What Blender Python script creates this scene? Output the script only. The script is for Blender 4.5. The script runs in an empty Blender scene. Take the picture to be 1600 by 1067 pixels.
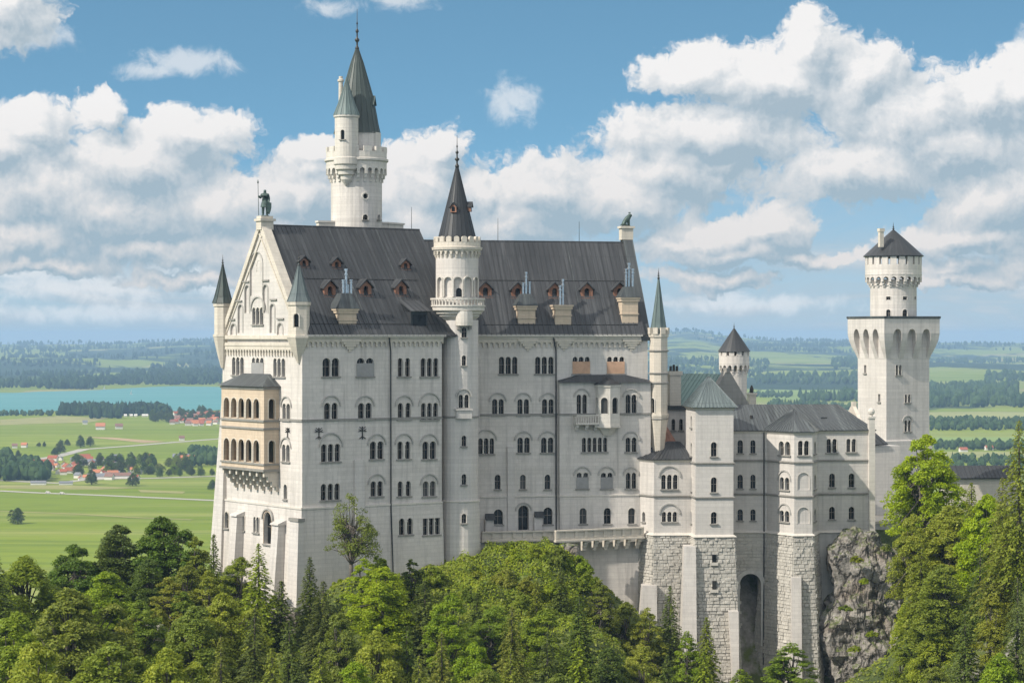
import bpy, bmesh, math, random
import numpy as np
from mathutils import Vector, Matrix

S = bpy.context.scene
COL = S.collection
R = math.radians
random.seed(7)

# ------------------------------------------------------------------ camera
FPX, CX, CY = 3667.0, 800.0, 526.0          # focal length in photo pixels, principal column, horizon row
cam_d = bpy.data.cameras.new('camera')
cam_d.sensor_width = 36.0
cam_d.lens = FPX * 36.0 / 1600.0
cam_d.shift_y = -(533.5 - CY) / 1600.0
cam_d.clip_start = 1.0
cam_d.clip_end = 90000.0
cam = bpy.data.objects.new('camera', cam_d)
cam.rotation_euler = (R(90), 0, 0)
COL.objects.link(cam)
S.camera = cam

# ------------------------------------------------------------------ colour management
S.view_settings.view_transform = 'Standard'
S.view_settings.look = 'None'
S.view_settings.exposure = 0.12
S.view_settings.gamma = 1.0
S.cycles.use_denoising = True
S.cycles.max_bounces = 6
S.cycles.transparent_max_bounces = 8
S.cycles.volume_bounces = 0
S.cycles.sample_clamp_indirect = 4.0

# ------------------------------------------------------------------ sun
SUN_AZ, SUN_EL = R(32.5), R(41)
sdir = Vector((-math.cos(SUN_AZ) * math.cos(SUN_EL), -math.sin(SUN_AZ) * math.cos(SUN_EL), math.sin(SUN_EL)))
sun_d = bpy.data.lights.new('sun', 'SUN')
sun_d.energy = 4.7
sun_d.angle = R(0.5)
sun_d.color = (1.0, 0.93, 0.82)
sun = bpy.data.objects.new('sun', sun_d)
sun.rotation_euler = (-sdir).to_track_quat('-Z', 'Y').to_euler()
COL.objects.link(sun)

# ------------------------------------------------------------------ world: sky and clouds
class NT:
    def __init__(s, tree):
        s.t = tree
    def n(s, kind, ins=None, **props):
        nd = s.t.nodes.new(kind)
        for k, v in props.items():
            setattr(nd, k, v)
        for k, v in (ins or {}).items():
            sock = nd.inputs[k]
            if isinstance(v, bpy.types.NodeSocket):
                s.t.links.new(v, sock)
            else:
                sock.default_value = v
        return nd
    def m(s, op, a, b=0.0, c=None, clamp=False):
        nd = s.n('ShaderNodeMath', {0: a, 1: b}, operation=op, use_clamp=clamp)
        if c is not None:
            if isinstance(c, bpy.types.NodeSocket):
                s.t.links.new(c, nd.inputs[2])
            else:
                nd.inputs[2].default_value = c
        return nd.outputs[0]
    def vm(s, op, a, b=(0, 0, 0), c=None):
        nd = s.n('ShaderNodeVectorMath', {0: a, 1: b}, operation=op)
        if c is not None:
            nd.inputs[2].default_value = c
        return nd.outputs['Value'] if op in ('LENGTH', 'DOT_PRODUCT', 'DISTANCE') else nd.outputs[0]
    def mr(s, v, a, b, c=0.0, d=1.0, smooth=False):
        return s.n('ShaderNodeMapRange', {0: v, 1: a, 2: b, 3: c, 4: d}, clamp=True,
                   interpolation_type='SMOOTHSTEP' if smooth else 'LINEAR').outputs[0]
    def mix(s, f, a, b, blend='MIX'):
        nd = s.n('ShaderNodeMix', data_type='RGBA', blend_type=blend)
        for i, v in ((0, f), (6, a), (7, b)):
            if isinstance(v, bpy.types.NodeSocket):
                s.t.links.new(v, nd.inputs[i])
            else:
                nd.inputs[i].default_value = (v if i == 0 else (*v, 1.0) if len(v) == 3 else v)
        return nd.outputs[2]
    def noise(s, vec, scale, detail=4.0, rough=0.55, dist=0.0, dims='3D'):
        return s.n('ShaderNodeTexNoise', {'Vector': vec, 'Scale': scale, 'Detail': detail, 'Roughness': rough,
                                          'Distortion': dist}, noise_dimensions=dims).outputs['Fac']

# banks of cumulus: azimuth, elevation and half sizes in thousandths of a radian, then weight
def _blob(px, py, rx, ry, w=1.0):
    k = 1000.0 / FPX
    return ((px - CX) * k, (CY - py) * k, rx * k, ry * k, w)
CLOUDS = [_blob(*b) for b in (
    (20, 20, 80, 62), (70, 70, 50, 20, .5), (298, 104, 62, 20, .62), (240, 118, 50, 12, .35), (165, 178, 36, 36), (60, 205, 95, 48),
    (10, 235, 80, 60), (300, 210, 100, 40), (215, 260, 130, 62), (60, 300, 130, 75), (180, 335, 190, 62), (60, 375, 120, 34),
    (350, 325, 120, 55), (475, 300, 90, 60), (486, 238, 46, 26), (420, 385, 150, 50), (590, 310, 90, 60), (660, 290, 80, 65),
    (688, 240, 52, 46), (640, 350, 120, 45), (750, 300, 70, 34), (850, 300, 120, 62), (800, 345, 100, 45), (960, 310, 140, 52),
    (1050, 270, 130, 55), (1100, 212, 170, 52), (1000, 215, 70, 30, .8), (1085, 115, 90, 40), (1265, 75, 52, 52), (1210, 130, 140, 58),
    (1340, 130, 90, 60), (1410, 190, 130, 80), (1530, 165, 100, 60), (1598, 150, 70, 66), (1490, 235, 130, 62), (1330, 270, 150, 50),
    (1540, 320, 105, 62), (1590, 300, 90, 76), (1500, 375, 130, 30), (1215, 358, 58, 44), (1120, 370, 100, 34), (1150, 400, 150, 22, .8),
    (1470, 425, 110, 22, .75), (1090, 435, 90, 24, .8), (805, 160, 40, 30, .55), (510, 17, 32, 14, .5), (620, 6, 44, 14, .6),
    (1598, 65, 24, 18, .5), (120, 452, 190, 22, .6), (330, 440, 150, 24, .6), (60, 420, 120, 22, .6), (250, 395, 150, 30, .85), (90, 415, 170, 20, .8), (300, 440, 130, 16, .78), (1060, 385, 90, 24, .85), (1260, 405, 120, 18, .8), (1130, 440, 110, 16, .78), (1480, 440, 120, 18, .8), (1590, 420, 80, 26, .85), (1180, 475, 140, 14, .6), (150, 490, 200, 14, .6))]

WISPS = [c for c in CLOUDS if c[4] < .7]
CLOUDS = [c for c in CLOUDS if c[4] >= .7]
grp = bpy.data.node_groups.new('cumulus', 'ShaderNodeTree')
grp.interface.new_socket('P', in_out='INPUT', socket_type='NodeSocketVector')
grp.interface.new_socket('Density', in_out='OUTPUT', socket_type='NodeSocketFloat')
grp.interface.new_socket('Body', in_out='OUTPUT', socket_type='NodeSocketFloat')
g = NT(grp)
gi, go = g.n('NodeGroupInput'), g.n('NodeGroupOutput')
P0 = gi.outputs[0]
warp = g.n('ShaderNodeTexNoise', {'Vector': P0, 'Scale': 0.045, 'Detail': 4.0, 'Roughness': 0.6}, noise_dimensions='2D').outputs['Color']
P1 = g.vm('ADD', P0, g.vm('MULTIPLY', g.vm('SUBTRACT', warp, (.5, .5, .5)), (22, 15, 0)))
field = None
for (x, y, rx, ry, w) in CLOUDS:
    q = g.vm('MULTIPLY_ADD', P1, (1 / rx, 1 / ry, 0), (-x / rx, -y / ry, 0))
    ln = g.m('MULTIPLY_ADD', g.vm('LENGTH', q), -1.0, w)
    field = ln if field is None else g.n('ShaderNodeMath', {0: field, 1: ln, 2: 0.30}, operation='SMOOTH_MAX').outputs[0]
def puffs(scale, detail):
    return g.n('ShaderNodeTexVoronoi', {'Vector': P1, 'Scale': scale, 'Detail': detail, 'Roughness': 0.55, 'Lacunarity': 2.1, 'Smoothness': 0.55},
               voronoi_dimensions='2D', feature='SMOOTH_F1', normalize=True).outputs['Distance']
pf = puffs(0.060, 3.0)
fine = g.noise(P1, 0.10, 8.0, 0.60, 0.0, '2D')
body = g.m('MULTIPLY_ADD', pf, -0.70, g.m('MULTIPLY_ADD', field, 1.0, 0.36))
soft = g.m('MULTIPLY_ADD', pf, -0.30, field)
p3 = puffs(0.17, 2.0)
d1 = g.m('MULTIPLY_ADD', g.m('SUBTRACT', fine, 0.5), 0.85, g.m('MULTIPLY_ADD', g.m('SUBTRACT', 0.42, p3), 0.42, body))
grp.links.new(d1, go.inputs[0])
grp.links.new(soft, go.inputs[1])

W = bpy.data.worlds.new('World')
S.world = W
W.use_nodes = True
W.node_tree.nodes.clear()
w = NT(W.node_tree)
tc = w.n('ShaderNodeTexCoord').outputs['Generated']
sx = w.n('ShaderNodeSeparateXYZ', {0: tc})
az = w.m('MULTIPLY', w.m('ARCTAN2', sx.outputs[0], sx.outputs[1]), 1000.0)
el = w.m('MULTIPLY', w.m('ARCSINE', sx.outputs[2]), 1000.0)
P = w.n('ShaderNodeCombineXYZ', {0: az, 1: el}).outputs[0]
lifted = w.vm('NORMALIZE', w.vm('MULTIPLY_ADD', tc, (1, 1, 2.2), (0, 0, 0.20)))
sky = w.n('ShaderNodeTexSky', sky_type='NISHITA', sun_disc=False, sun_elevation=SUN_EL,
          sun_rotation=math.atan2(sdir.x, sdir.y), altitude=800.0, air_density=1.0, dust_density=0.6, ozone_density=1.4)
w.t.links.new(lifted, sky.inputs[0])
skyc = w.mix(1.0, sky.outputs[0], (1.32, 1.78, 1.58), 'MULTIPLY')
def cum(vec):
    nd = w.n('ShaderNodeGroup', node_tree=grp)
    w.t.links.new(vec, nd.inputs[0])
    return nd.outputs[0], nd.outputs[1]
dA, bA = cum(P)
dB, _u = cum(w.vm('ADD', P, (-2.2, 3.2, 0)))
_u, bB = cum(w.vm('ADD', P, (-6.0, 11.0, 0)))
alpha = w.mr(dA, 0.0, 0.34, smooth=True)
low = w.m('SUBTRACT', bA, bB)
hi = w.m('SUBTRACT', dA, dB)
lit = w.m('MULTIPLY_ADD', low, 0.70, w.m('MULTIPLY_ADD', hi, 0.62, 0.46))
big = w.noise(P, 0.030, 6.0, 0.62, 0.0, '2D')
lit = w.m('MULTIPLY_ADD', w.m('SUBTRACT', big, 0.5), 1.0, lit)
lit = w.m('MULTIPLY_ADD', w.mr(dA, 0.50, 0.0), 0.20, lit)     # thin sunlit rims
rel = w.mr(el, 22.0, 100.0)                  # clouds low on the horizon are seen through more air
shade_c = w.mix(rel, (3.2, 4.3, 5.1), (3.7, 4.6, 5.3))
white_c = w.mix(rel, (7.3, 6.95, 6.75), (8.7, 8.5, 8.35))
cl = w.mix(w.mr(lit, 0.06, 0.98), shade_c, white_c)
# thin high veil in long streaks towards the horizon, and unseen fair-weather cloud over the rest of the dome, brightened to lift the shaded walls
vs = w.noise(w.vm('MULTIPLY', P, (0.010, 0.055, 0)), 1.0, 7.0, 0.62, 0.5, '2D')
veil = w.m('MULTIPLY', w.mr(vs, 0.30, 0.60), w.mr(el, 78.0, 26.0, 0.0, 0.85))
dome = w.m('MULTIPLY', w.mr(w.noise(tc, 2.6, 6.0, 0.6), 0.40, 0.52), w.mr(el, 190.0, 330.0))
skyc = w.mix(w.mr(el, 75.0, 0.0, 0.0, 0.92), skyc, (4.5, 5.5, 6.1))
c1 = w.mix(veil, skyc, w.mix(w.mr(vs, 0.5, 0.75), (4.3, 5.2, 5.9), (6.3, 6.5, 6.7)))
c2 = w.mix(w.m('MULTIPLY', dome, 0.92), c1, (12.6, 12.1, 11.6))
wn = w.noise(P, 0.09, 7.0, 0.62, 0.3, '2D')
wf = None
for (x, y, rx, ry, wt) in WISPS:
    q = w.vm('MULTIPLY_ADD', P, (1 / rx / 1.5, 1 / ry / 1.5, 0), (-x / rx / 1.5, -y / ry / 1.5, 0))
    ln = w.m('MULTIPLY_ADD', w.vm('LENGTH', q), -1.0, 1.0)
    wf = ln if wf is None else w.m('MAXIMUM', wf, ln)
wa = w.mr(w.m('ADD', wf, w.m('MULTIPLY', w.m('SUBTRACT', wn, .5), 1.8)), 0.05, 0.9, 0.0, 0.62, smooth=True)
c2 = w.mix(wa, c2, (8.3, 8.4, 8.5))
c3 = w.mix(w.m('MULTIPLY', alpha, 0.96), c2, cl)
bg = w.n('ShaderNodeBackground', {0: c3, 1: 0.1})
wo = w.n('ShaderNodeOutputWorld', {0: bg.outputs[0]})

# ------------------------------------------------------------------ materials
def new_mat(name):
    m = bpy.data.materials.new(name)
    m.use_nodes = True
    m.node_tree.nodes.clear()
    return m, NT(m.node_tree)

def finish(t, bsdf, bump=None, strength=0.4, dist=0.05):
    if bump is not None:
        b = t.n('ShaderNodeBump', {'Height': bump, 'Strength': strength, 'Distance': dist})
        t.t.links.new(b.outputs[0], bsdf.inputs['Normal'])
    t.n('ShaderNodeOutputMaterial', {0: bsdf.outputs[0]})

def stone(name, col, col2, bw=1.15, bh=0.56, mortar=0.028, stain=0.35, rough=0.85, joint=0.76, var=0.5):
    m, t = new_mat(name)
    uv = t.n('ShaderNodeUVMap').outputs[0]
    pos = t.n('ShaderNodeTexCoord').outputs['Object']
    br = t.n('ShaderNodeTexBrick', {'Vector': uv, 'Color1': (0, 0, 0, 1), 'Color2': (1, 1, 1, 1), 'Mortar': (.5, .5, .5, 1), 'Scale': 1.0,
                                    'Mortar Size': mortar, 'Mortar Smooth': 0.3, 'Bias': 0.0, 'Brick Width': bw, 'Row Height': bh}, offset=0.5)
    base = t.mix(t.m('MULTIPLY', br.outputs['Color'], var), col, col2)
    big = t.noise(pos, 0.16, 5.0, 0.62)
    streak = t.noise(t.vm('MULTIPLY', pos, (1.1, 1.1, 0.10)), 1.0, 5.0, 0.65)
    base = t.mix(t.mr(t.noise(t.vm('MULTIPLY', pos, (.05, .05, 1.9)), 1.0, 3.0, .6), .45, .68, 0, .30), base, tuple(c * .80 for c in col2))
    base = t.mix(t.mr(big, 0.40, 0.72, 0.0, 0.55), base, tuple(c * f for c, f in zip(col2, (.9, .9, .88))))
    base = t.mix(t.m('MULTIPLY', t.mr(streak, 0.48, 0.76), stain), base, tuple(c * 0.52 for c in col2))
    run2 = t.noise(t.vm('MULTIPLY', pos, (2.6, 2.6, 0.06)), 1.0, 3.0, 0.6)
    wash = t.noise(pos, 0.07, 3.0, 0.5)
    base = t.mix(t.m('MULTIPLY', t.mr(run2, 0.56, 0.72), t.mr(wash, 0.42, 0.62, 0.0, stain)), base, tuple(c * 0.60 for c in col2))
    speck = t.noise(pos, 3.0, 4.0, 0.7)
    base = t.mix(t.mr(speck, 0.35, 0.75, 0.0, 0.25), base, tuple(c * 0.75 for c in col))
    base = t.mix(t.m('MULTIPLY', br.outputs['Fac'], 1 - joint), base, tuple(c * 0.45 for c in col2))
    b = t.n('ShaderNodeBsdfPrincipled', {'Base Color': base, 'Roughness': rough})
    h = t.m('MULTIPLY_ADD', br.outputs['Fac'], -0.6, t.m('MULTIPLY', speck, 0.6))
    finish(t, b, h, 0.35, 0.04)
    return m

def plain(name, col, rough=0.7, metal=0.0, var=0.25, scale=1.2, bump=0.0):
    m, t = new_mat(name)
    pos = t.n('ShaderNodeTexCoord').outputs['Object']
    nz = t.noise(pos, scale, 5.0, 0.62)
    base = t.mix(t.mr(nz, 0.3, 0.75), tuple(min(1, c * (1 + var)) for c in col), tuple(c * (1 - var) for c in col))
    b = t.n('ShaderNodeBsdfPrincipled', {'Base Color': base, 'Roughness': rough, 'Metallic': metal})
    finish(t, b, nz if bump else None, bump, 0.08)
    return m

def sheet_roof(name, col, col2, wid=0.65, rough=0.45, streak_c=None, amount=0.5):
    m, t = new_mat(name)
    uv = t.n('ShaderNodeUVMap').outputs[0]
    pos = t.n('ShaderNodeTexCoord').outputs['Object']
    br = t.n('ShaderNodeTexBrick', {'Vector': uv, 'Color1': (0, 0, 0, 1), 'Color2': (1, 1, 1, 1), 'Mortar': (.2, .2, .2, 1), 'Scale': 1.0,
                                    'Mortar Size': 0.03, 'Mortar Smooth': 0.2, 'Bias': 0.0, 'Brick Width': wid, 'Row Height': 6.5}, offset=0.0)
    big = t.noise(pos, 0.11, 5.0, 0.6)
    run = t.noise(t.vm('MULTIPLY', uv, (1.7, 0.09, 1.0)), 1.0, 5.0, 0.7)
    f = t.m('ADD', t.m('MULTIPLY', br.outputs['Color'], 0.35), t.m('MULTIPLY', t.mr(big, 0.35, 0.7), 0.6), clamp=True)
    base = t.mix(f, col, col2)
    base = t.mix(t.m('MULTIPLY', t.mr(run, 0.5, 0.74), amount), base, streak_c or tuple(c * 2.0 for c in col2))
    base = t.mix(t.m('MULTIPLY', t.mr(t.noise(t.vm('MULTIPLY', uv, (0.9, 0.05, 1.0)), 1.0, 4.0, 0.6), 0.55, 0.8), 0.55), base, tuple(c * .45 for c in col))
    base = t.mix(t.m('MULTIPLY', br.outputs['Fac'], 0.5), base, tuple(c * 0.5 for c in col))
    b = t.n('ShaderNodeBsdfPrincipled', {'Base Color': base, 'Roughness': rough, 'Specular IOR Level': 0.35})
    finish(t, b, t.m('MULTIPLY', br.outputs['Fac'], 1.0), 0.25, 0.05)
    return m

M = {}
M['limestone'] = stone('limestone', (.66, .612, .565), (.52, .485, .45), stain=.6)
M['palewall'] = stone('pale_limestone', (.62, .58, .54), (.51, .48, .455), bw=1.2, bh=.56, stain=.45)
M['trim'] = stone('trim_stone', (.64, .60, .54), (.54, .50, .45), bw=1.4, bh=.6, stain=.3)
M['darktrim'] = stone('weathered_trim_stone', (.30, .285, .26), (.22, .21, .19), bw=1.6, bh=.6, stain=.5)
M['hoodstone'] = plain('dark_moulding', (.36, .345, .32), .85, 0, .2)  # darker grey stone for hood moulds and recess outlines
M['sand'] = stone('sandstone', (.61, .495, .375), (.51, .405, .30), bw=1.0, bh=.45, stain=.35)
M['sandpale'] = stone('pale_sandstone', (.63, .57, .485), (.53, .48, .41), bw=1.0, bh=.45, stain=.4)
M['base'] = stone('concrete_base', (.55, .53, .495), (.46, .445, .42), bw=1.6, bh=.8, mortar=.01, stain=.55)
M['rustic'] = stone('rough_ashlar', (.56, .53, .475), (.44, .415, .375), bw=1.3, bh=.52, mortar=.03, stain=.35, joint=.5, var=.8)
M['roof'] = sheet_roof('lead_sheet_roof', (.030, .032, .035), (.058, .060, .064), streak_c=(.155, .16, .165), amount=.5)
M['slate'] = sheet_roof('dark_sheet_roof', (.026, .028, .031), (.046, .049, .053), wid=.5, streak_c=(.12, .125, .125), amount=.3)
M['greyroof'] = sheet_roof('grey_sheet_roof', (.042, .047, .050), (.075, .083, .086), wid=.6, streak_c=(.22, .25, .245), amount=.5)
M['copper'] = sheet_roof('copper_roof', (.085, .115, .115), (.155, .205, .195), wid=.5, streak_c=(.28, .35, .33), amount=.5)
M['bluegrey'] = sheet_roof('blue_grey_sheet_roof', (.085, .105, .108), (.135, .165, .165), wid=.55, streak_c=(.27, .31, .30), amount=.6)
M['darkcopper'] = sheet_roof('aged_copper_roof', (.045, .055, .052), (.085, .115, .105), wid=.45, streak_c=(.05, .048, .042), amount=.6)
M['greencopper'] = sheet_roof('green_copper_roof', (.15, .235, .215), (.22, .32, .29), wid=.7, streak_c=(.12, .16, .15), amount=.6)
M['iron'] = plain('wrought_iron', (.05, .048, .045), .5, .6)
M['steel'] = plain('steel_flue', (.55, .56, .57), .25, .9, .1)
M['bronze'] = plain('green_bronze', (.055, .085, .075), .55, .3, .5, 2.0)
M['wood'] = plain('red_brown_wood', (.25, .12, .075), .7, 0, .35)
M['woodpanel'] = plain('light_wood_board', (.47, .29, .19), .8, 0, .2)
M['greypanel'] = plain('grey_board', (.27, .265, .26), .85, 0, .12)
M['pipe'] = plain('dark_downpipe', (.025, .027, .03), .5, .2)
def glass():
    m, t = new_mat('dark_window_glass')
    pos = t.n('ShaderNodeTexCoord').outputs['Object']
    nz = t.noise(pos, 0.9, 2.0, 0.5)
    c = t.mix(t.mr(nz, 0.4, 0.65), (.004, .0045, .005), (.016, .017, .018))
    rn = t.n('ShaderNodeObjectInfo').outputs['Random']
    c = t.mix(t.mr(rn, .80, .98, 0, .55), c, (.16, .155, .145))
    b = t.n('ShaderNodeBsdfPrincipled', {'Base Color': c, 'Roughness': 0.12, 'IOR': 1.4, 'Specular IOR Level': .35})
    finish(t, b, nz, 0.12, 0.3)
    return m
M['glass'] = glass()
M['frame'] = plain('window_frame_paint', (.20, .17, .145), .6)

# ------------------------------------------------------------------ mesh helpers
class Frame:
    """A vertical plane: u along it, d out of it towards the viewer, z up."""
    def __init__(s, ox, oy, deg):
        s.ox, s.oy, s.a = ox, oy, R(deg)
        s.c, s.s = math.cos(s.a), math.sin(s.a)
    def w(s, u, d, z):
        return (s.ox + u * s.c + d * s.s, s.oy + u * s.s - d * s.c, z)
    def pix(s, px, py, d=0.0):
        k = (px - CX) / FPX
        ox, oy = s.ox + d * s.s, s.oy - d * s.c
        u = (k * oy - ox) / (s.c - k * s.s)
        return u, (CY - py) * (oy + u * s.s) / FPX
    def u(s, px, d=0.0):
        return s.pix(px, 0, d)[0]
    def z(s, px, py, d=0.0):
        return s.pix(px, py, d)[1]

def zat(py, Y):
    return (CY - py) * Y / FPX
def xat(px, Y):
    return (px - CX) * Y / FPX

class MB:
    def __init__(s):
        s.v, s.f = [], []
    def add(s, vs, fs):
        o = len(s.v)
        s.v += [tuple(p) for p in vs]
        s.f += [tuple(i + o for i in f) for f in fs]
        return s
    def hexa(s, b, t):
        n = len(b)
        return s.add(list(b) + list(t), [tuple(range(n))[::-1], tuple(range(n, 2 * n))] + [(i, (i + 1) % n, n + (i + 1) % n, n + i) for i in range(n)])
    def box(s, fr, u0, u1, d0, d1, z0, z1):
        q = [(u0, d1), (u1, d1), (u1, d0), (u0, d0)]
        return s.hexa([fr.w(u, d, z0) for u, d in q], [fr.w(u, d, z1) for u, d in q])
    def loft(s, levels, caps=True):
        """levels: list of (z, [(x, y), ...]) counter-clockwise seen from above"""
        n = len(levels[0][1])
        vs = [(x, y, z) for z, poly in levels for x, y in poly]
        fs = [(k * n + i, k * n + (i + 1) % n, (k + 1) * n + (i + 1) % n, (k + 1) * n + i) for k in range(len(levels) - 1) for i in range(n)]
        if caps:
            fs += [tuple(range(n))[::-1], tuple(range((len(levels) - 1) * n, len(levels) * n))]
        return s.add(vs, fs)
    def lathe(s, cx, cy, prof, n=24, a0=0.0, caps=True):
        """prof: (r, z) from bottom to top"""
        return s.loft([(z, [(cx + r * math.cos(a0 + 2 * math.pi * i / n), cy + r * math.sin(a0 + 2 * math.pi * i / n)) for i in range(n)]) for r, z in prof], caps)
    def tube(s, p, q, r0, r1, n=6):
        p, q = Vector(p), Vector(q)
        ax = (q - p).normalized()
        e = ax.cross(Vector((0, 0, 1)) if abs(ax.z) < .9 else Vector((1, 0, 0))).normalized()
        g2 = ax.cross(e)
        ring = lambda c, r: [c + (e * math.cos(2 * math.pi * i / n) - g2 * math.sin(2 * math.pi * i / n)) * r for i in range(n)]
        return s.hexa(ring(p, r0)[::-1], ring(q, r1)[::-1])
    def path(s, pts, rad, n=6):
        for i in range(len(pts) - 1):
            s.tube(pts[i], pts[i + 1], rad[i], rad[i + 1], n)
        return s
    def outline(s, fr, pts, d0, d1):
        """extrude a closed (u, z) outline from d0 to d1 (d1 in front)"""
        n = len(pts)
        return s.add([fr.w(u, d0, z) for u, z in pts] + [fr.w(u, d1, z) for u, z in pts],
                     [tuple(range(n))[::-1], tuple(range(n, 2 * n))] + [(i, (i + 1) % n, n + (i + 1) % n, n + i) for i in range(n)])
    def strip(s, fr, inner, outer, d0, d1):
        """a band between two open (u, z) outlines of equal length, from d0 to d1"""
        n = len(inner)
        vs = [fr.w(u, d, z) for pts in (inner, outer) for d in (d0, d1) for u, z in pts]   # ib, if, ob, of
        ib, jf, ob, of = 0, n, 2 * n, 3 * n
        fs = []
        for i in range(n - 1):
            fs += [(jf + i, of + i, of + i + 1, jf + i + 1), (of + i, ob + i, ob + i + 1, of + i + 1), (ib + i, jf + i, jf + i + 1, ib + i + 1)]
        fs += [(jf, ib, ob, of), (jf + n - 1, of + n - 1, ob + n - 1, ib + n - 1)]
        return s.add(vs, fs)
    def obj(s, name, mat, parent=None, smooth=False, root=None, fix=True):
        rl = Vector(root if root is not None else (parent.get('_base', (0, 0, 0)) if parent else (0, 0, 0)))
        me = bpy.data.meshes.new(name)
        me.from_pydata([(x - rl.x, y - rl.y, z - rl.z) for x, y, z in s.v], [], s.f)
        o = bpy.data.objects.new(name, me)
        COL.objects.link(o)
        if parent is not None:
            o.parent = parent
            o['_base'] = tuple(rl)
        elif root is not None:
            o.location = rl
            o['_base'] = tuple(rl)
        me.materials.append(M[mat] if isinstance(mat, str) else mat)
        if fix:
            bm = bmesh.new(); bm.from_mesh(me)
            bmesh.ops.recalc_face_normals(bm, faces=bm.faces)
            bm.to_mesh(me); bm.free()
        if smooth:
            for p in me.polygons:
                p.use_smooth = True
        box_uv(me)
        return o

def box_uv(me):
    n = len(me.loops)
    if not n:
        return
    uvl = me.uv_layers.new(name='UVMap') if not me.uv_layers else me.uv_layers[0]
    vi = np.empty(n, np.int32); me.loops.foreach_get('vertex_index', vi)
    co = np.empty(len(me.vertices) * 3); me.vertices.foreach_get('co', co)
    p = co.reshape(-1, 3)[vi]
    nf = len(me.polygons)
    nr = np.empty(nf * 3); me.polygons.foreach_get('normal', nr); nr = nr.reshape(-1, 3)
    lt = np.empty(nf, np.int32); me.polygons.foreach_get('loop_total', lt)
    k = np.repeat(nr, lt, axis=0)
    h = np.hypot(k[:, 0], k[:, 1]) + 1e-9
    flat = np.abs(k[:, 2]) > .93
    u = np.where(flat, p[:, 0], (-k[:, 1] * p[:, 0] + k[:, 0] * p[:, 1]) / h)
    v = np.where(flat, p[:, 1], p[:, 2])
    uvl.data.foreach_set('uv', np.column_stack((u, v)).ravel())

def thing(name, label, cat, loc, group=None, kind=None):
    o = bpy.data.objects.new(name, None)
    o.empty_display_size = 1.0
    COL.objects.link(o)
    o.location = loc
    o['_base'] = tuple(loc)
    tag(o, label, cat, group, kind)
    return o
def tag(o, label=None, cat=None, group=None, kind=None):
    if label: o['label'] = label
    if cat: o['category'] = cat
    if group: o['group'] = group
    if kind: o['kind'] = kind
    return o

def carve(wall, cutter):
    """subtract the openings collected in cutter from a wall"""
    if not cutter.f:
        return
    base = wall.get('_base', (0, 0, 0))
    c = cutter.obj('cutter', 'glass', None)
    c.location = (0, 0, 0)
    for vtx in c.data.vertices:
        vtx.co -= Vector(base)
    c.matrix_world = wall.matrix_world if wall.parent is None else wall.parent.matrix_world
    bpy.context.view_layer.update()
    c.matrix_world = wall.matrix_world.copy()
    md = wall.modifiers.new('openings', 'BOOLEAN')
    md.operation, md.solver, md.object = 'DIFFERENCE', 'EXACT', c
    bpy.context.view_layer.update()
    me = bpy.data.meshes.new_from_object(wall.evaluated_get(bpy.context.evaluated_depsgraph_get()))
    wall.modifiers.clear()
    old = wall.data
    wall.data = me
    bpy.data.meshes.remove(old)
    bpy.data.objects.remove(c)
    me.name = wall.name
    while len(me.materials) > 1:
        me.materials.pop(index=len(me.materials) - 1)
    box_uv(me)

def arch(u, z0, wd, h, kind='round', seg=8):
    """(u, z) outline of an opening, from its lower corner over the arch to the other lower corner"""
    r = wd / 2
    if kind == 'flat':
        return [(u + r, z0), (u + r, z0 + h), (u - r, z0 + h), (u - r, z0)]
    if kind == 'point':
        zs = z0 + max(h - wd * .95, h * .3)
        e = z0 + h - zs
        pts = [(u + r, z0), (u + r, zs)]
        for i in range(1, seg):
            f = i / seg
            pts.append((u + r * math.cos(f * math.pi / 2) ** .85, zs + e * math.sin(f * math.pi / 2) ** .95))
        left = [(2 * u - a, b) for a, b in pts[::-1]]
        return pts + [(u, z0 + h)] + left
    zs = z0 + h - r
    return [(u + r, z0)] + [(u + r * math.cos(math.pi * i / seg), zs + r * math.sin(math.pi * i / seg)) for i in range(seg + 1)] + [(u - r, z0)]

def grow(pts, u, t):
    zt = max(z for _, z in pts)
    z0 = pts[0][1]
    wd = pts[0][0] - pts[-1][0]
    return [(u + (a - u) * (1 + 2 * t / wd), z if z <= z0 + 1e-6 else z0 + (z - z0) * (1 + t / (zt - z0))) for a, z in pts]

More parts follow.
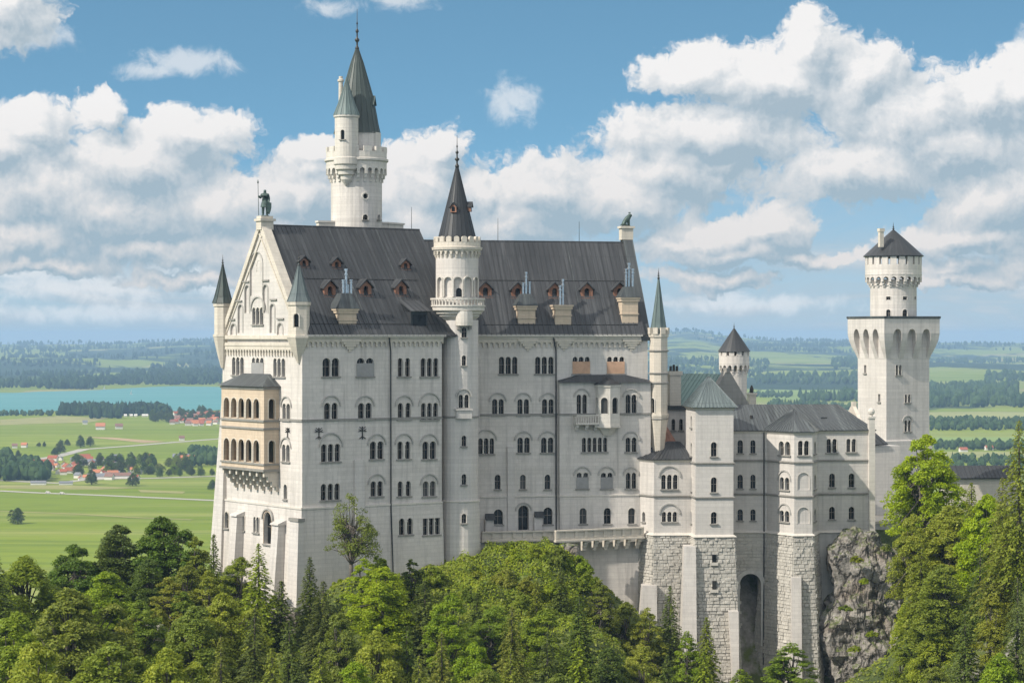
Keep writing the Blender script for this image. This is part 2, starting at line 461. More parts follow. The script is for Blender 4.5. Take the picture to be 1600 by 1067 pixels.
def window(root, fr, px, y0, y1, n=2, wp=24, kind='round', hood=False, fill=None, d=0.0, cut=None, blind=False, depth=.42,
           trim='trim', gap=.24, name='window', sill=True, label=None):
    uL, uR = fr.u(px - wp / 2, d), fr.u(px + wp / 2, d)
    zt, zb = fr.z(px, y0, d), fr.z(px, y1, d)
    c_u = (uL + uR) / 2
    ex = 1.10 if n == 1 else 1.06
    uL, uR = c_u + (uL - c_u) * ex, c_u + (uR - c_u) * ex
    gap = gap * .88
    zt += .06
    lw = (uR - uL - (n - 1) * gap) / n
    h = zt - zb
    tr, pn = MB(), MB()
    dep = .16 if blind else depth
    for i in range(n):
        uc = uL + lw / 2 + i * (lw + gap)
        o = arch(uc, zb, lw, h, kind)
        if cut is not None:
            cut.outline(fr, o, d - dep, d + 1.2)
        tr.strip(fr, o, grow(o, uc, min(.10, gap * .42)), d - .06, d + .045)
        pn.outline(fr, [(a, z) for a, z in grow(o, uc, .02)], d - dep - .02, d - dep + .03)
        if not blind and fill is None and lw > .55:
            pass
    uc = (uL + uR) / 2
    if hood:
        r0 = (uR - uL) / 2 + .30
        zs = zt - lw / 2
        pa = [(uc + r0 * math.cos(math.pi * i / 14), zs + r0 * math.sin(math.pi * i / 14)) for i in range(15)]
        pb = [(uc + (r0 + .2) * math.cos(math.pi * i / 14), zs + (r0 + .2) * math.sin(math.pi * i / 14)) for i in range(15)]
    wobj = tr.obj(name, trim, root)
    if hood:
        MB().strip(fr, pa, pb, d - .05, d + .18).obj('hood_mould', 'hoodstone', wobj)
    if label:
        wobj['label'] = label
    if not blind:
        pn.obj('pane', 'glass', wobj)
        mu = MB()
        for i in range(n):
            ui = uL + lw / 2 + i * (lw + gap)
            if lw > .5:
                mu.box(fr, ui - .035, ui + .035, d - dep + .03, d - dep + .08, zb, zt - .04)
            mu.box(fr, ui - lw / 2, ui + lw / 2, d - dep + .032, d - dep + .075, zb + h * .52, zb + h * .52 + .07)
        mu.obj('mullion', 'frame', wobj)
        for i in range(n - 1):                      # slender column with base and capital between the lights
            ui = uL + (i + 1) * (lw + gap) - gap / 2
            cm = MB()
            cm.box(fr, ui - gap * .62, ui + gap * .62, d - .05, d + .10, zt - lw * .62, zt - lw * .62 + .22)
            cm.box(fr, ui - gap * .58, ui + gap * .58, d - .05, d + .09, zb + .01, zb + .2)
            x, y, _ = fr.w(ui, d - .0, 0)
            cm.lathe(x, y, [(gap * .40, zb + .2), (gap * .36, zt - lw * .62)], 8)
            cm.obj('column', trim, wobj)
    if fill:
        pz = zt - lw * .62 if kind != 'flat' else zt
        fl = MB().box(fr, uL - .04, uR + .04, d - .04, d + .14, zb + .02, zb + h * .72)
        fl.obj('board', fill, wobj)
    if sill and not blind:
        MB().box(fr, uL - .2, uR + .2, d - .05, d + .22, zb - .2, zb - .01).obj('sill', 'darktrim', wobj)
    return wobj

def corbels(mb, fr, u0, u1, zt, step=.7, d=0.0, wd=.26, h=.55, out=.3, band=.3):
    """a row of small round arches on corbels under a band"""
    mb.box(fr, u0, u1, d - .05, d + out + .03, zt - band, zt)
    k = max(1, int(round((u1 - u0) / step)))
    st = (u1 - u0) / k
    for i in range(k):
        uc = u0 + (i + .5) * st
        r = (st - wd) / 2
        zs = zt - band - r - .04
        inner = [(uc + r * math.cos(math.pi * j / 6), zs + r * math.sin(math.pi * j / 6)) for j in range(7)]
        outer = [(uc + st / 2 * max(-1, min(1, 1.5 * math.cos(math.pi * j / 6))), zt - band if 0 < j < 6 else zs) for j in range(7)]
        mb.strip(fr, inner, outer, d - .05, d + out)
        mb.box(fr, u0 + i * st - wd / 2 + .003, u0 + i * st + wd / 2 - .003, d - .05, d + out * .8, zs - h, zs + .003)
    return mb

def ring_corbels(mb, cx, cy, r_in, r_out, z0, z1, n, wd=.55, arches=True):
    """radial corbels with small arches that carry an overhanging ring"""
    for i in range(n):
        a = 2 * math.pi * (i + .5) / n
        fr = Frame(cx + r_in * math.cos(a), cy + r_in * math.sin(a), math.degrees(a) + 90)
        hh = z1 - z0
        for k in range(3):
            o = (r_out - r_in) * (k + 1) / 3
            mb.box(fr, -wd / 2, wd / 2, -.25, o - .01 * (3 - k), z0 + hh * .62 * k / 3, z0 + hh * .62 * (k + 1) / 3)
        st = 2 * r_out * math.sin(math.pi / n)
        a2 = 2 * math.pi * i / n
        f2 = Frame(cx + r_out * math.cos(math.pi / n) * math.cos(a2), cy + r_out * math.cos(math.pi / n) * math.sin(a2), math.degrees(a2) + 90)
        r = (st - wd) / 2
        zs = z0 + hh * .60
        top = max(z1, zs + r + .05)
        inner = [(r * math.cos(math.pi * j / 6), zs + r * math.sin(math.pi * j / 6)) for j in range(7)]
        outer = [(st / 2 * max(-1, min(1, 1.5 * math.cos(math.pi * j / 6))), top if 0 < j < 6 else zs) for j in range(7)]
        if arches:
            mb.strip(f2, inner, outer, -.35, 0.0)
    return mb

def merlons(mb, cx, cy, r, z0, z1, n, th=.45, frac=.6, round_top=False):
    for i in range(n):
        a = 2 * math.pi * (i + .5) / n
        fr = Frame(cx + r * math.cos(a), cy + r * math.sin(a), math.degrees(a) + 90)
        hw = math.pi * r / n * frac
        if round_top:
            pts = [(-hw, z0)] + [(-hw * math.cos(math.pi * j / 6), z1 - hw * .7 + hw * .7 * math.sin(math.pi * j / 6)) for j in range(7)] + [(hw, z0)]
            mb.outline(fr, pts[::-1], -th, 0)
        else:
            mb.box(fr, -hw, hw, -th, 0, z0, z1)
    return mb

def roof_plane(mb, A, B, C, D, th=.18, seam=.75):
    """a sheet-metal roof slope with standing seams: A, B along the eave, C, D along the ridge (C above B)"""
    A, B, C, D = map(Vector, (A, B, C, D))
    nrm = (B - A).cross(D - A).normalized()
    if nrm.z < 0:
        nrm = -nrm
    mb.hexa([A, B, C, D], [p + nrm * th for p in (A, B, C, D)])
    L = max((B - A).length, (C - D).length)
    k = max(2, int(L / seam))
    for i in range(1, k):
        f = i / k
        p, q = A.lerp(B, f) + nrm * (th - .02), D.lerp(C, f) + nrm * (th - .02)
        ax = (B - A).normalized() * .035
        up = nrm * .09
        mb.hexa([p - ax, p + ax, q + ax, q - ax], [p - ax + up, p + ax + up, q + ax + up, q - ax + up])
    return mb

def tangent(cx, cy, r, px):
    """the frame that touches a round tower where photo column px meets its front"""
    k = (px - CX) / FPX
    # ray (k t, t): |(k t - cx, t - cy)| = r
    a, b, c = k * k + 1, -2 * (k * cx + cy), cx * cx + cy * cy - r * r
    disc = max(b * b - 4 * a * c, 0)
    t = (-b - math.sqrt(disc)) / (2 * a)
    x, y = k * t, t
    ang = math.atan2(y - cy, x - cx)
    return Frame(x, y, math.degrees(ang) + 90)

def finial(cx, cy, z0, z1, parent, s=1.0, mat='iron'):
    m = MB()
    h = z1 - z0
    m.lathe(cx, cy, [(.30 * s, z0 - .3), (.34 * s, z0), (.16 * s, z0 + .06 * h), (.13 * s, z0 + .14 * h), (.36 * s, z0 + .19 * h), (.40 * s, z0 + .22 * h),
                     (.14 * s, z0 + .27 * h), (.11 * s, z0 + .38 * h), (.26 * s, z0 + .42 * h), (.26 * s, z0 + .45 * h), (.08 * s, z0 + .50 * h),
                     (.07 * s, z0 + .60 * h), (.16 * s, z0 + .63 * h), (.06 * s, z0 + .67 * h), (.03 * s, z1)], 10)
    return m.obj('finial', mat, parent, smooth=True)

def plate(mb, cx, cy, r, z, n):
    return mb.lathe(cx, cy, [(r, z - .08), (r, z)], n)
# =================================================================== GREAT HALL (west block, frames FW south front, FG west gable)
AW = 35.1
C0 = (-29.5, 330.0)
FW = Frame(*C0, AW)
WT, WL = 23.6, 27.2                                    # depth and length of the west block
cf = FW.w(0, -WT, 0)
FG = Frame(cf[0], cf[1], AW - 90)                      # u = WT is the near corner
FE = Frame(-4.8, 354.4, 14.0)
ET, EU0, EU1 = 20.0, -9.0, 26.45

hall = thing('castle_hall', 'tall white stone castle hall with steep dark roof, many arched windows and pointed turrets', 'castle hall',
             (C0[0], C0[1], -46.0))
def rect(fr, u0, u1, d0, d1):
    return [fr.w(u0, d1, 0)[:2], fr.w(u1, d1, 0)[:2], fr.w(u1, d0, 0)[:2], fr.w(u0, d0, 0)[:2]]
ZS1, ZS2 = -11.8, -24.2                                # string courses
wall = MB()
def wrect(o, back=0.0):
    return rect(FW, -o, 23.5, -WT - back, o)
wall.loft([(-52, wrect(1.35, 2.6)), (ZS2, wrect(.22, .4)), (ZS2 + .02, wrect(0)), (.25, wrect(0))])
west_wall = wall.obj('wall', 'limestone', hall)
cut = MB()

# ---- west gable triangle and parapet
ZR = 15.95                                              # ridge of the west block
gm = MB()
hw = WT / 2
gm.outline(FG, [(0, .25), (WT, .25), (hw + .55, ZR + .1), (hw - .55, ZR + .1)], -.9, 0)
gable = gm.obj('gable', 'palewall', hall)
gcut = MB()
cop = MB()
for sgn in (-1, 1):
    e0, e1 = hw + sgn * (hw + .25), hw + sgn * .45
    pts = [(e0, .3), (e1, ZR + .35), (e1 - sgn * .55, ZR - .15), (e0 - sgn * .95, .3)]
    cop.outline(FG, pts, -1.1, .32)
    pts = [(e0 - sgn * 1.25, .3), (e1 - sgn * .85, ZR - .9), (e1 - sgn * 1.05, ZR - 1.1), (e0 - sgn * 1.5, .3)]
    cop.outline(FG, pts, -.1, .14)
cop.obj('coping', 'sandpale', hall)
def grecess(px, y0, y1, wp, dep=.22):
    u0, u1 = FG.u(px - wp / 2), FG.u(px + wp / 2)
    z1, z0 = FG.z(px, y0), FG.z(px, y1)
    o_ = arch((u0 + u1) / 2, z0, u1 - u0, z1 - z0)
    gcut.outline(FG, o_, -dep, .6)
    MB().strip(FG, o_, grow(o_, (u0 + u1) / 2, .17), -.05, .10).obj('blind_arch', 'hoodstone', hall)  # dark raised band added to outline the recess
for a in ((386.5, 446, 489, 7), (415, 445, 489, 7), (376, 476, 520, 7), (426, 475, 520, 7), (365, 506, 523, 8), (438, 505, 523, 8)):
    grecess(*a)
grecess(401, 394, 462, 19, .2)
for px, y in ((385, 440), (416, 438), (374, 470), (428, 468), (363, 499), (439, 498)):
    u = FG.u(px); z = FG.z(px, y)
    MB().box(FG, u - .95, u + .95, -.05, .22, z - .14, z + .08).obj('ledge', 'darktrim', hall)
window(hall, FG, 401, 408, 424, 2, 13, d=-.2, cut=gcut, sill=False)
window(hall, FG, 403, 481, 507, 3, 16, hood=True, cut=gcut)

# ---- west front windows
for px, f in ((372, None), (403, 'greypanel'), (436.5, None)):
    window(hall, FG, px, 558.5 + (px - 372) * .03, 586 + (px - 372) * .04, 3, 17, fill=f, cut=cut, gap=.3)
window(hall, FG, 447.5, 631, 656, 2, 11, hood=True, cut=cut)
window(hall, FG, 447, 695, 721, 2, 11, hood=True, cut=cut)
window(hall, FG, 446, 757, 780, 1, 4.5, cut=cut)
window(hall, FG, 354, 800, 825, 1, 5, cut=cut, d=.4, trim='sandpale')
window(hall, FG, 378, 805, 828, 2, 8, cut=cut, d=.4, trim='sandpale')
window(hall, FG, 400.5, 808, 832, 2, 8, cut=cut, d=.4)
window(hall, FG, 418, 800, 850, 1, 11, hood=True, cut=cut, d=.45, trim='sand', depth=.7, label='tall arched stone portal window low on the west front')
# ---- south front, west block
def row(fr, specs, y0, y1, d=0.0, parent=hall, ct=None, **kw):
    for s_ in specs:
        k = dict(kw); k.update(s_[3] if len(s_) > 3 else {})
        window(parent, fr, s_[0], k.pop('y0', y0), k.pop('y1', y1), s_[1], s_[2], d=d, cut=ct, **k)
row(FW, [(517, 2, 25), (570.5, 2, 25, dict(fill='greypanel', label='twin window closed with a grey board')), (631, 2, 18, dict(gap=.5)), (671, 3, 26)], 560, 588, ct=cut)
row(FW, [(517, 2, 20), (570, 2, 20), (631.5, 2, 19, dict(gap=.5)), (671, 3, 25)], 630, 655, hood=True, ct=cut)
row(FW, [(516.5, 3, 28, dict(y0=694, y1=721)), (588.5, 2, 20), (631, 2, 19, dict(gap=.5)), (670.5, 2, 20)], 690, 717, hood=True, ct=cut)
row(FW, [(516, 3, 28, dict(y0=756, y1=781, hood=False)), (588.5, 2, 18), (631.5, 2, 19, dict(gap=.6, hood=False)), (670.5, 2, 19)], 752, 775, hood=True, ct=cut)
row(FW, [(634, 2, 20, dict(gap=.5)), (674, 3, 25, dict(kind='flat'))], 810, 835, d=.34, ct=cut)
carve(west_wall, cut)
carve(gable, gcut)

# ---- string courses, cornices
sc = MB()
sc.box(FW, -.12, 23.5, -.05, .16, ZS1 - .16, ZS1 + .16)
sc.box(FG, 0, WT + .13, -.05, .17, ZS1 - .16, ZS1 + .16)
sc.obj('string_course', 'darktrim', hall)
sc = MB()
sc.box(FW, -.3, 23.5, -.05, .34, ZS2 - .10, ZS2 + .14)
sc.box(FG, 0, WT + .31, -.05, .33, ZS2 - .10, ZS2 + .14)
sc.obj('base_ledge', 'trim', hall)
co = MB()
corbels(co, FW, .0, 23.6, -.35, .82, h=.42, out=.28, band=.35)
co.box(FW, -.3, 23.6, -.05, .42, -.33, .02)
co.obj('cornice', 'sandpale', hall)
co = MB()
corbels(co, FG, .2, WT - .2, -1.35, .82, h=.55, out=.28, band=.5)
co.box(FG, -.3, WT + .3, -.06, .40, -1.34, -.85)
co.box(FG, -.35, WT + .35, -.06, .50, -.35, .2)
co.obj('cornice', 'sandpale', hall)
gut = MB().box(FW, -.1, 23.8, .43, .75, -.02, .28)
gut.obj('gutter', 'trim', hall)

# ---- west roof
rf = MB()
zo = .30
eL, eR = FW.w(.9, .62, zo - .3), FW.w(WL, .62, zo - .3)
rL, rR = FW.w(.9, -hw, ZR), FW.w(WL, -hw, ZR)
roof_plane(rf, eL, eR, rR, rL)
bL, bR = FW.w(.9, -WT - .62, zo - .3), FW.w(WL, -WT - .62, zo - .3)
roof_plane(rf, bL, bR, rR, rL)
rf.tube(FW.w(.9, -hw, ZR + .2), FW.w(WL, -hw, ZR + .2), .16, .16)
# closed east end of the roof
rf.add([FW.w(WL - .05, .3, .2), FW.w(WL - .05, -WT - .3, .2), FW.w(WL - .05, -hw, ZR)], [(0, 1, 2)])
roof_w = rf.obj('roof', 'roof', hall)
def roof_extras(fr, d0, z0, d1, z1, u0, u1, ribs, guards):
    """raised ribs up the slope and rows of snow guard along it"""
    P_ = lambda u, f, up=.0: fr.w(u, d0 + (d1 - d0) * f, z0 + (z1 - z0) * f + .26 + up)
    for u in ribs:
        MB().tube(P_(u, .01), P_(u, .985), .09, .09, 5).obj('roof_rib', 'greyroof', hall)
    for f in guards:
        m = MB()
        m.tube(P_(u0, f, .14), P_(u1, f, .14), .04, .04, 5)
        for k in range(int((u1 - u0) / 1.5)):
            u = u0 + .4 + k * 1.5
            m.tube(P_(u, f, -.08), P_(u, f, .15), .03, .03, 4)
        m.obj('snow_guard', 'iron', hall)
roof_extras(FW, .62, 0, -hw, ZR, 1.6, 23.0, (11.2, 19.4), (.09, .50))
# ---- east block wall
wall = MB()
def erect(o):
    return rect(FE, EU0, EU1, -ET, o)
wall.loft([(-52, erect(1.0)), (ZS2, erect(.15)), (ZS2 + .02, erect(0)), (.25, erect(0))])
east_wall = wall.obj('wall', 'limestone', hall)
cut = MB()
row(FE, [(794, 3, 27), (850.5, 3, 27), (908, 3, 25, dict(fill='woodpanel', label='triple window closed with a light wooden board above the flat bay roof')),
         (962, 3, 25, dict(fill='woodpanel'))], 558, 584, ct=cut)
row(FE, [(778, 2, 17), (817.5, 2, 17), (856, 2, 17)], 624, 648, hood=True, ct=cut)
row(FE, [(759.5, 3, 23, dict(y0=685, y1=709)), (818, 2, 18), (855, 2, 18)], 684, 707, hood=True, ct=cut)
row(FE, [(777.5, 1, 8), (817, 1, 8, dict(fill=None)), (855.5, 1, 8)], 742, 764, ct=cut)
row(FE, [(778.5, 1, 13, dict(y0=796)), (856, 1, 13)], 793, 819, d=.2, ct=cut)
window(hall, FE, 818, 790, 828, 1, 15, hood=True, cut=cut, d=.2, depth=.8, name='doorway', sill=False)
# bay that stands a little proud of the front
bu0, bu1 = FE.u(872), FE.u(1011)
bay = MB()
bay.loft([(-52, rect(FE, bu0, bu1 + .3, .02, 1.9)), (ZS2, rect(FE, bu0, bu1 + .3, .02, 1.05)), (ZS2 + .02, rect(FE, bu0, bu1 + .3, .02, .9)), (-7.0, rect(FE, bu0, bu1 + .3, .02, .9))])
bay_wall = bay.obj('bay', 'limestone', hall)
bcut = MB()
row(FE, [(909, 2, 15), (986, 2, 16)], 617, 646, d=.9, ct=bcut, kind='round', hood=True, gap=.2)
row(FE, [(929, 5, 37), (986, 2, 16, dict(hood=True))], 684, 706, d=.9, ct=bcut)
row(FE, [(910, 2, 17, dict(fill='greypanel')), (948, 2, 17, dict(fill='greypanel')), (986, 2, 15)], 739, 763, d=.9, ct=bcut, hood=True)
row(FE, [(911, 1, 10), (949, 1, 10), (987, 1, 10)], 794, 818, d=1.1, ct=bcut)
carve(east_wall, cut)
carve(bay_wall, bcut)
br = MB()
zb0 = -7.0
e = [FE.w(bu0 - .1, 1.4, zb0), FE.w(bu1 + .3, 1.4, zb0), FE.w(bu1 + .3, .03, zb0 + .35), FE.w(bu0 - .1, .03, zb0 + .35)]
um = FE.u(940)
t4 = [FE.w(bu0 + 3.2, .4, zb0 + 1.15), FE.w(bu1 - 3.6, .4, zb0 + 1.15), FE.w(bu1 - 3.6, .03, zb0 + 1.2), FE.w(bu0 + 3.2, .03, zb0 + 1.2)]
br.hexa(e, t4)
br.obj('bay_roof', 'slate', hall)
sc = MB()
sc.box(FE, EU0 + 9, bu0, -.05, .14, ZS1 - .14, ZS1 + .14)
sc.box(FE, bu0 - .1, bu1 + .35, .8, 1.04, ZS1 - .14, ZS1 + .14)
sc.obj('string_course', 'darktrim', hall)
sc = MB()
sc.box(FE, EU0 + 9, bu0, -.05, .28, ZS2 - .10, ZS2 + .12)
sc.box(FE, bu0 - .1, bu1 + .35, .8, 1.16, ZS2 - .10, ZS2 + .12)
sc.obj('base_ledge', 'trim', hall)
co = MB()
corbels(co, FE, -2, EU1 - 1.2, -.35, .82, h=.42, out=.28, band=.5)
co.box(FE, -2, EU1 - 1.2, -.05, .42, -.33, .1)
co.obj('cornice', 'sandpale', hall)
MB().box(FE, -3, EU1 - 1.0, .43, .75, .05, .34).obj('gutter', 'trim', hall)
# ---- oriel and balcony on the bay
orl = MB()
o0, o1 = FE.u(931, 1.0), FE.u(967, 1.0)
oc = (o0 + o1) / 2
def hexo(wd, dep, z):
    return (z, [FE.w(oc + a * wd, .88 + b * dep, 0)[:2] for a, b in ((-1, 1), (1, 1), (1, 0), (-1, 0))])
def octo(wd, dep, z):
    return (z, [FE.w(oc + a * wd, .88 + b * dep, 0)[:2] for a, b in ((-1, 0), (-.92, .62), (0, 1.0), (.92, .62), (1, 0))])
hwid = (o1 - o0) / 2
zt_, zb_ = FE.z(948, 601, 2), FE.z(948, 664, 2)
orl.loft([octo(hwid * .35, .5, zb_ - 1.6), octo(hwid * .8, 1.1, zb_ - .5), octo(hwid * 1.08, 1.85, zb_ - .4), octo(hwid * 1.08, 1.85, zb_ - .1),
          octo(hwid, 1.7, zb_ - .1), octo(hwid, 1.7, zt_ - .35), octo(hwid * 1.1, 1.85, zt_ - .35), octo(hwid * 1.1, 1.85, zt_)])
oriel = orl.obj('oriel', 'trim', hall)
fl_ = MB(); fr_ = MB()
pL, pM, pR = [Vector(FE.w(oc + a * hwid, .88 + b * 1.7, 0)) for a, b in ((-.92, .62), (0, 1.0), (.92, .62))]
pL2 = Vector(FE.w(oc - hwid, .88, 0))
ocut = MB()
zw0, zw1 = FE.z(948, 646, 2), FE.z(948, 621, 2)
for A_, B_ in ((pL2, pL), (pL, pM), (pM, pR)):
    ff = Frame(A_.x, A_.y, math.degrees(math.atan2(B_.y - A_.y, B_.x - A_.x)))
    L_ = (B_ - A_).length
    o_ = arch(L_ / 2, zw0, min(1.05, L_ * .6), zw1 - zw0, 'round')
    ocut.outline(ff, o_, -.3, .8)
    wm = MB().strip(ff, o_, grow(o_, L_ / 2, .12), -.05, .05)
    wo_ = wm.obj('window', 'trim', oriel)
    MB().outline(ff, grow(o_, L_ / 2, .02), -.33, -.27).obj('pane', 'glass', oriel)
carve(oriel, ocut)
rm = MB()
rm.loft([octo(hwid * 1.18, 2.0, zt_ + .02), (zt_ + 1.15, [FE.w(oc + a * .05, .9 + b * .1, 0)[:2] for a, b in ((-1, 0), (-1, 1), (0, 1), (1, 1), (1, 0))])])
rm.obj('oriel_roof', 'slate', hall)
bal = MB()
b0, b1 = FE.u(898, 1.6), o0 + .15
zb2, zt2 = FE.z(915, 663, 2), FE.z(915, 648, 2)
bal.box(FE, b0, b1, .88, 2.25, zb2 - .05, zb2 + .25)
bal.box(FE, b0, b1, 2.0, 2.2, zt2 - .18, zt2)
bal.box(FE, b0, b0 + .2, .88, 2.2, zt2 - .18, zt2)
k = 9
for i in range(k + 1):
    uu = b0 + (b1 - b0 - .2) * i / k
    bal.box(FE, uu, uu + .16, 2.03, 2.17, zb2 + .25, zt2 - .18)
for i in range(3):
    bal.box(FE, b0, b0 + .16, 1.0 + i * .4, 1.14 + i * .4, zb2 + .25, zt2 - .18)
    uu = b0 + .15 + i * (b1 - b0 - .7) / 2
    bal.box(FE, uu, uu + .45, .88, 2.0, zb2 - .45, zb2 - .055)
    bal.box(FE, uu + .003, uu + .447, .88, 1.5, zb2 - .9, zb2 - .452)
bal.obj('balcony', 'trim', hall)

# ---- east roof and gable
ZRE = 14.65
eh = ET / 2
rf = MB()
roof_plane(rf, FE.w(EU0, .62, .12), FE.w(EU1 - .6, .62, .12), FE.w(EU1 - .6, -eh, ZRE), FE.w(EU0, -eh, ZRE))
roof_plane(rf, FE.w(EU0, -ET - .62, .12), FE.w(EU1 - .6, -ET - .62, .12), FE.w(EU1 - .6, -eh, ZRE), FE.w(EU0, -eh, ZRE))
rf.tube(FE.w(EU0, -eh, ZRE + .2), FE.w(EU1 - .6, -eh, ZRE + .2), .15, .15)
roof_e = rf.obj('roof', 'roof', hall)
roof_extras(FE, .62, .12, -eh, ZRE, .5, EU1 - 1.5, (1.6, 16.2), (.09, .56))
FEe = Frame(*FE.w(EU1, 0, 0)[:2], 14 + 90)             # east gable plane, u runs north
gm = MB()
gm.outline(FEe, [(-.2, -.2), (ET + .2, -.2), (eh + .4, ZRE + .9), (eh - .4, ZRE + .9)], -.95, .25)
gm.obj('gable', 'sandpale', hall)
cp = MB()
for sgn in (-1, 1):
    e0, e1 = eh + sgn * (eh + .3), eh + sgn * .3
    cp.outline(FEe, [(e0, -.1), (e1, ZRE + 1.2), (e1, ZRE + .8), (e0, -.6)], -1.15, .45)
cp.obj('coping', 'greyroof', hall)
pd = MB()
pd.box(FEe, eh - .75, eh + .75, -1.4, .5, ZRE + .6, ZRE + 2.4)
pd.box(FEe, eh - .95, eh + .95, -1.6, .7, ZRE + 2.4, ZRE + 2.75)
pd.obj('pedestal', 'sandpale', hall)
# ---- gable pedestal at the west ridge
pd = MB()
pd.box(FG, hw - .75, hw + .75, -1.6, .45, ZR - .5, ZR + .75)
pd.box(FG, hw - 1.0, hw + 1.0, -1.85, .65, ZR + .75, ZR + 1.1)
pd.box(FG, hw - .7, hw + .7, -1.55, .4, ZR + 1.1, ZR + 1.5)
pd.obj('pedestal', 'sandpale', hall)

# ---- buttresses and pilasters
bt = MB()
def butt(mb, fr, px, wp, y0, y1, d0, d1, base=-52):
    """a buttress that leans out from d0 at its top to d1 at its foot"""
    u0, u1 = fr.u(px - wp / 2, d0), fr.u(px + wp / 2, d0)
    zt, zb = fr.z(px, y0, d0), (fr.z(px, y1, d0) if y1 else base)
    mb.hexa([fr.w(u0, d1, zb), fr.w(u1, d1, zb), fr.w(u1, -.3, zb), fr.w(u0, -.3, zb)],
            [fr.w(u0, d0, zt), fr.w(u1, d0, zt), fr.w(u1, -.3, zt), fr.w(u0, -.3, zt)])
    return u0, u1, zt
butt(bt, FW, 562, 15, 718, 900, .28, .75)
bt.obj('pilaster', 'palewall', hall)
bt = MB(); butt(bt, FE, 798.5, 11, 698, 850, .3, .5); bt.obj('pilaster', 'palewall', hall)
bt = MB(); butt(bt, FE, 765, 13, 812, 860, .9, 1.0); bt.obj('buttress', 'palewall', hall)
MB().hexa([FE.w(FE.u(757.5), 1.25, FE.z(765, 811.5)), FE.w(FE.u(772), 1.25, FE.z(765, 811.5)), FE.w(FE.u(772), -.1, FE.z(765, 811.5)), FE.w(FE.u(757.5), -.1, FE.z(765, 811.5))], [FE.w(FE.u(757.5), 1.2, FE.z(765, 810)), FE.w(FE.u(772), 1.2, FE.z(765, 810)), FE.w(FE.u(772), -.1, FE.z(765, 799)), FE.w(FE.u(757.5), -.1, FE.z(765, 799))]).obj('buttress_cap', 'slate', hall)
bt = MB(); butt(bt, FE, 841, 12, 808, 860, .9, 1.0); bt.obj('buttress', 'palewall', hall)
MB().hexa([FE.w(FE.u(834), 1.25, FE.z(841, 807.5)), FE.w(FE.u(848), 1.25, FE.z(841, 807.5)), FE.w(FE.u(848), -.1, FE.z(841, 807.5)), FE.w(FE.u(834), -.1, FE.z(841, 807.5))], [FE.w(FE.u(834), 1.2, FE.z(841, 806)), FE.w(FE.u(848), 1.2, FE.z(841, 806)), FE.w(FE.u(848), -.1, FE.z(841, 796)), FE.w(FE.u(834), -.1, FE.z(841, 796))]).obj('buttress_cap', 'slate', hall)
for px, wp, y0 in ((366, 9, 806), (430, 10, 820)):
    bt = MB()
    u0, u1, zt = butt(bt, FG, px, wp, y0, None, 1.5, 3.4)
    bt.hexa([FG.w(u0 - .2, 1.75, zt), FG.w(u1 + .2, 1.75, zt), FG.w(u1 + .2, -.2, zt + .02), FG.w(u0 - .2, -.2, zt + .02)],
            [FG.w(u0 - .2, 1.7, zt + .2), FG.w(u1 + .2, 1.7, zt + .2), FG.w(u1 + .2, -.2, zt + .9), FG.w(u0 - .2, -.2, zt + .9)])
    bt.obj('buttress', 'palewall', hall)
bt = MB()                                              # stepped buttresses at both corners of the west front
u0 = WT - 2.0
zt = FG.z(462, 812)
bt.hexa([FG.w(u0, 2.1, -52), FG.w(WT + 1.25, 2.1, -52), FG.w(WT + 1.25, 0, -52), FG.w(u0, 0, -52)],
        [FG.w(u0, .85, zt), FG.w(WT + .45, .85, zt), FG.w(WT + .45, 0, zt), FG.w(u0, 0, zt)])
bt.obj('buttress', 'palewall', hall)
MB().box(FG, u0 - .15, WT + .6, -.1, 1.0, zt - .1, zt + .35).obj('buttress_cap', 'darktrim', hall)
bt = MB()
bt.hexa([FG.w(-4.2, 1.6, -52), FG.w(1.2, 1.6, -52), FG.w(1.2, -2, -52), FG.w(-4.2, -2, -52)],
        [FG.w(-.05, .12, -9), FG.w(1.2, .12, -9), FG.w(1.2, -2, -9), FG.w(-.05, -2, -9)])
bt.obj('buttress', 'palewall', hall)

# ---- downpipes, iron wall anchors, lightning rods
for fr, px, y0, y1, d in ((FW, 611, 531, 900, .32), (FE, 869, 531, 842, .30)):
    m = MB()
    u, z0 = fr.pix(px, y0, d); z1 = fr.z(px, y1, d)
    m.path([fr.w(u - .5, d + .35, z0 + .3), fr.w(u - .3, d + .2, z0 - .7), fr.w(u, d - .08, z0 - 1.6), fr.w(u, d - .02, ZS2), fr.w(u, d + .6 if fr is FW else d, z1)], [.105] * 5, 8)
    m.obj('downpipe', 'pipe', hall)
def anchor(fr, px, y0, y1):
    m = MB()
    u = fr.u(px); zt, zb = fr.z(px, y0), fr.z(px, y1)
    h = zt - zb
    m.box(fr, u - .07, u + .07, .03, .12, zb, zt)
    for sgn in (-1, 1):
        for (a0, b0_, a1, b1_) in ((0, .62, .42, .80), (0, .70, .46, .60), (0, .22, .36, .04), (.02, .78, .34, .98)):
            m.tube(fr.w(u + sgn * a0, .09, zb + h * b0_), fr.w(u + sgn * a1 * 1.5, .09, zb + h * b1_), .07, .05, 5)
    m.obj('wall_anchor', 'iron', hall)
anchor(FW, 498, 668, 686); anchor(FW, 566, 666, 686); anchor(FG, 450, 668, 686)
for fr, u, d, zb, zt in ((FW, FW.u(643, -hw), -hw, ZR, ZR + 3.6), (FE, FE.u(778, -eh), -eh, ZRE, ZRE + 3.8), (FE, FE.u(905, -eh), -eh, ZRE, ZRE + 3.4)):
    MB().tube(fr.w(u, d, zb), fr.w(u, d, zt), .05, .03, 5).obj('lightning_rod', 'iron', hall)

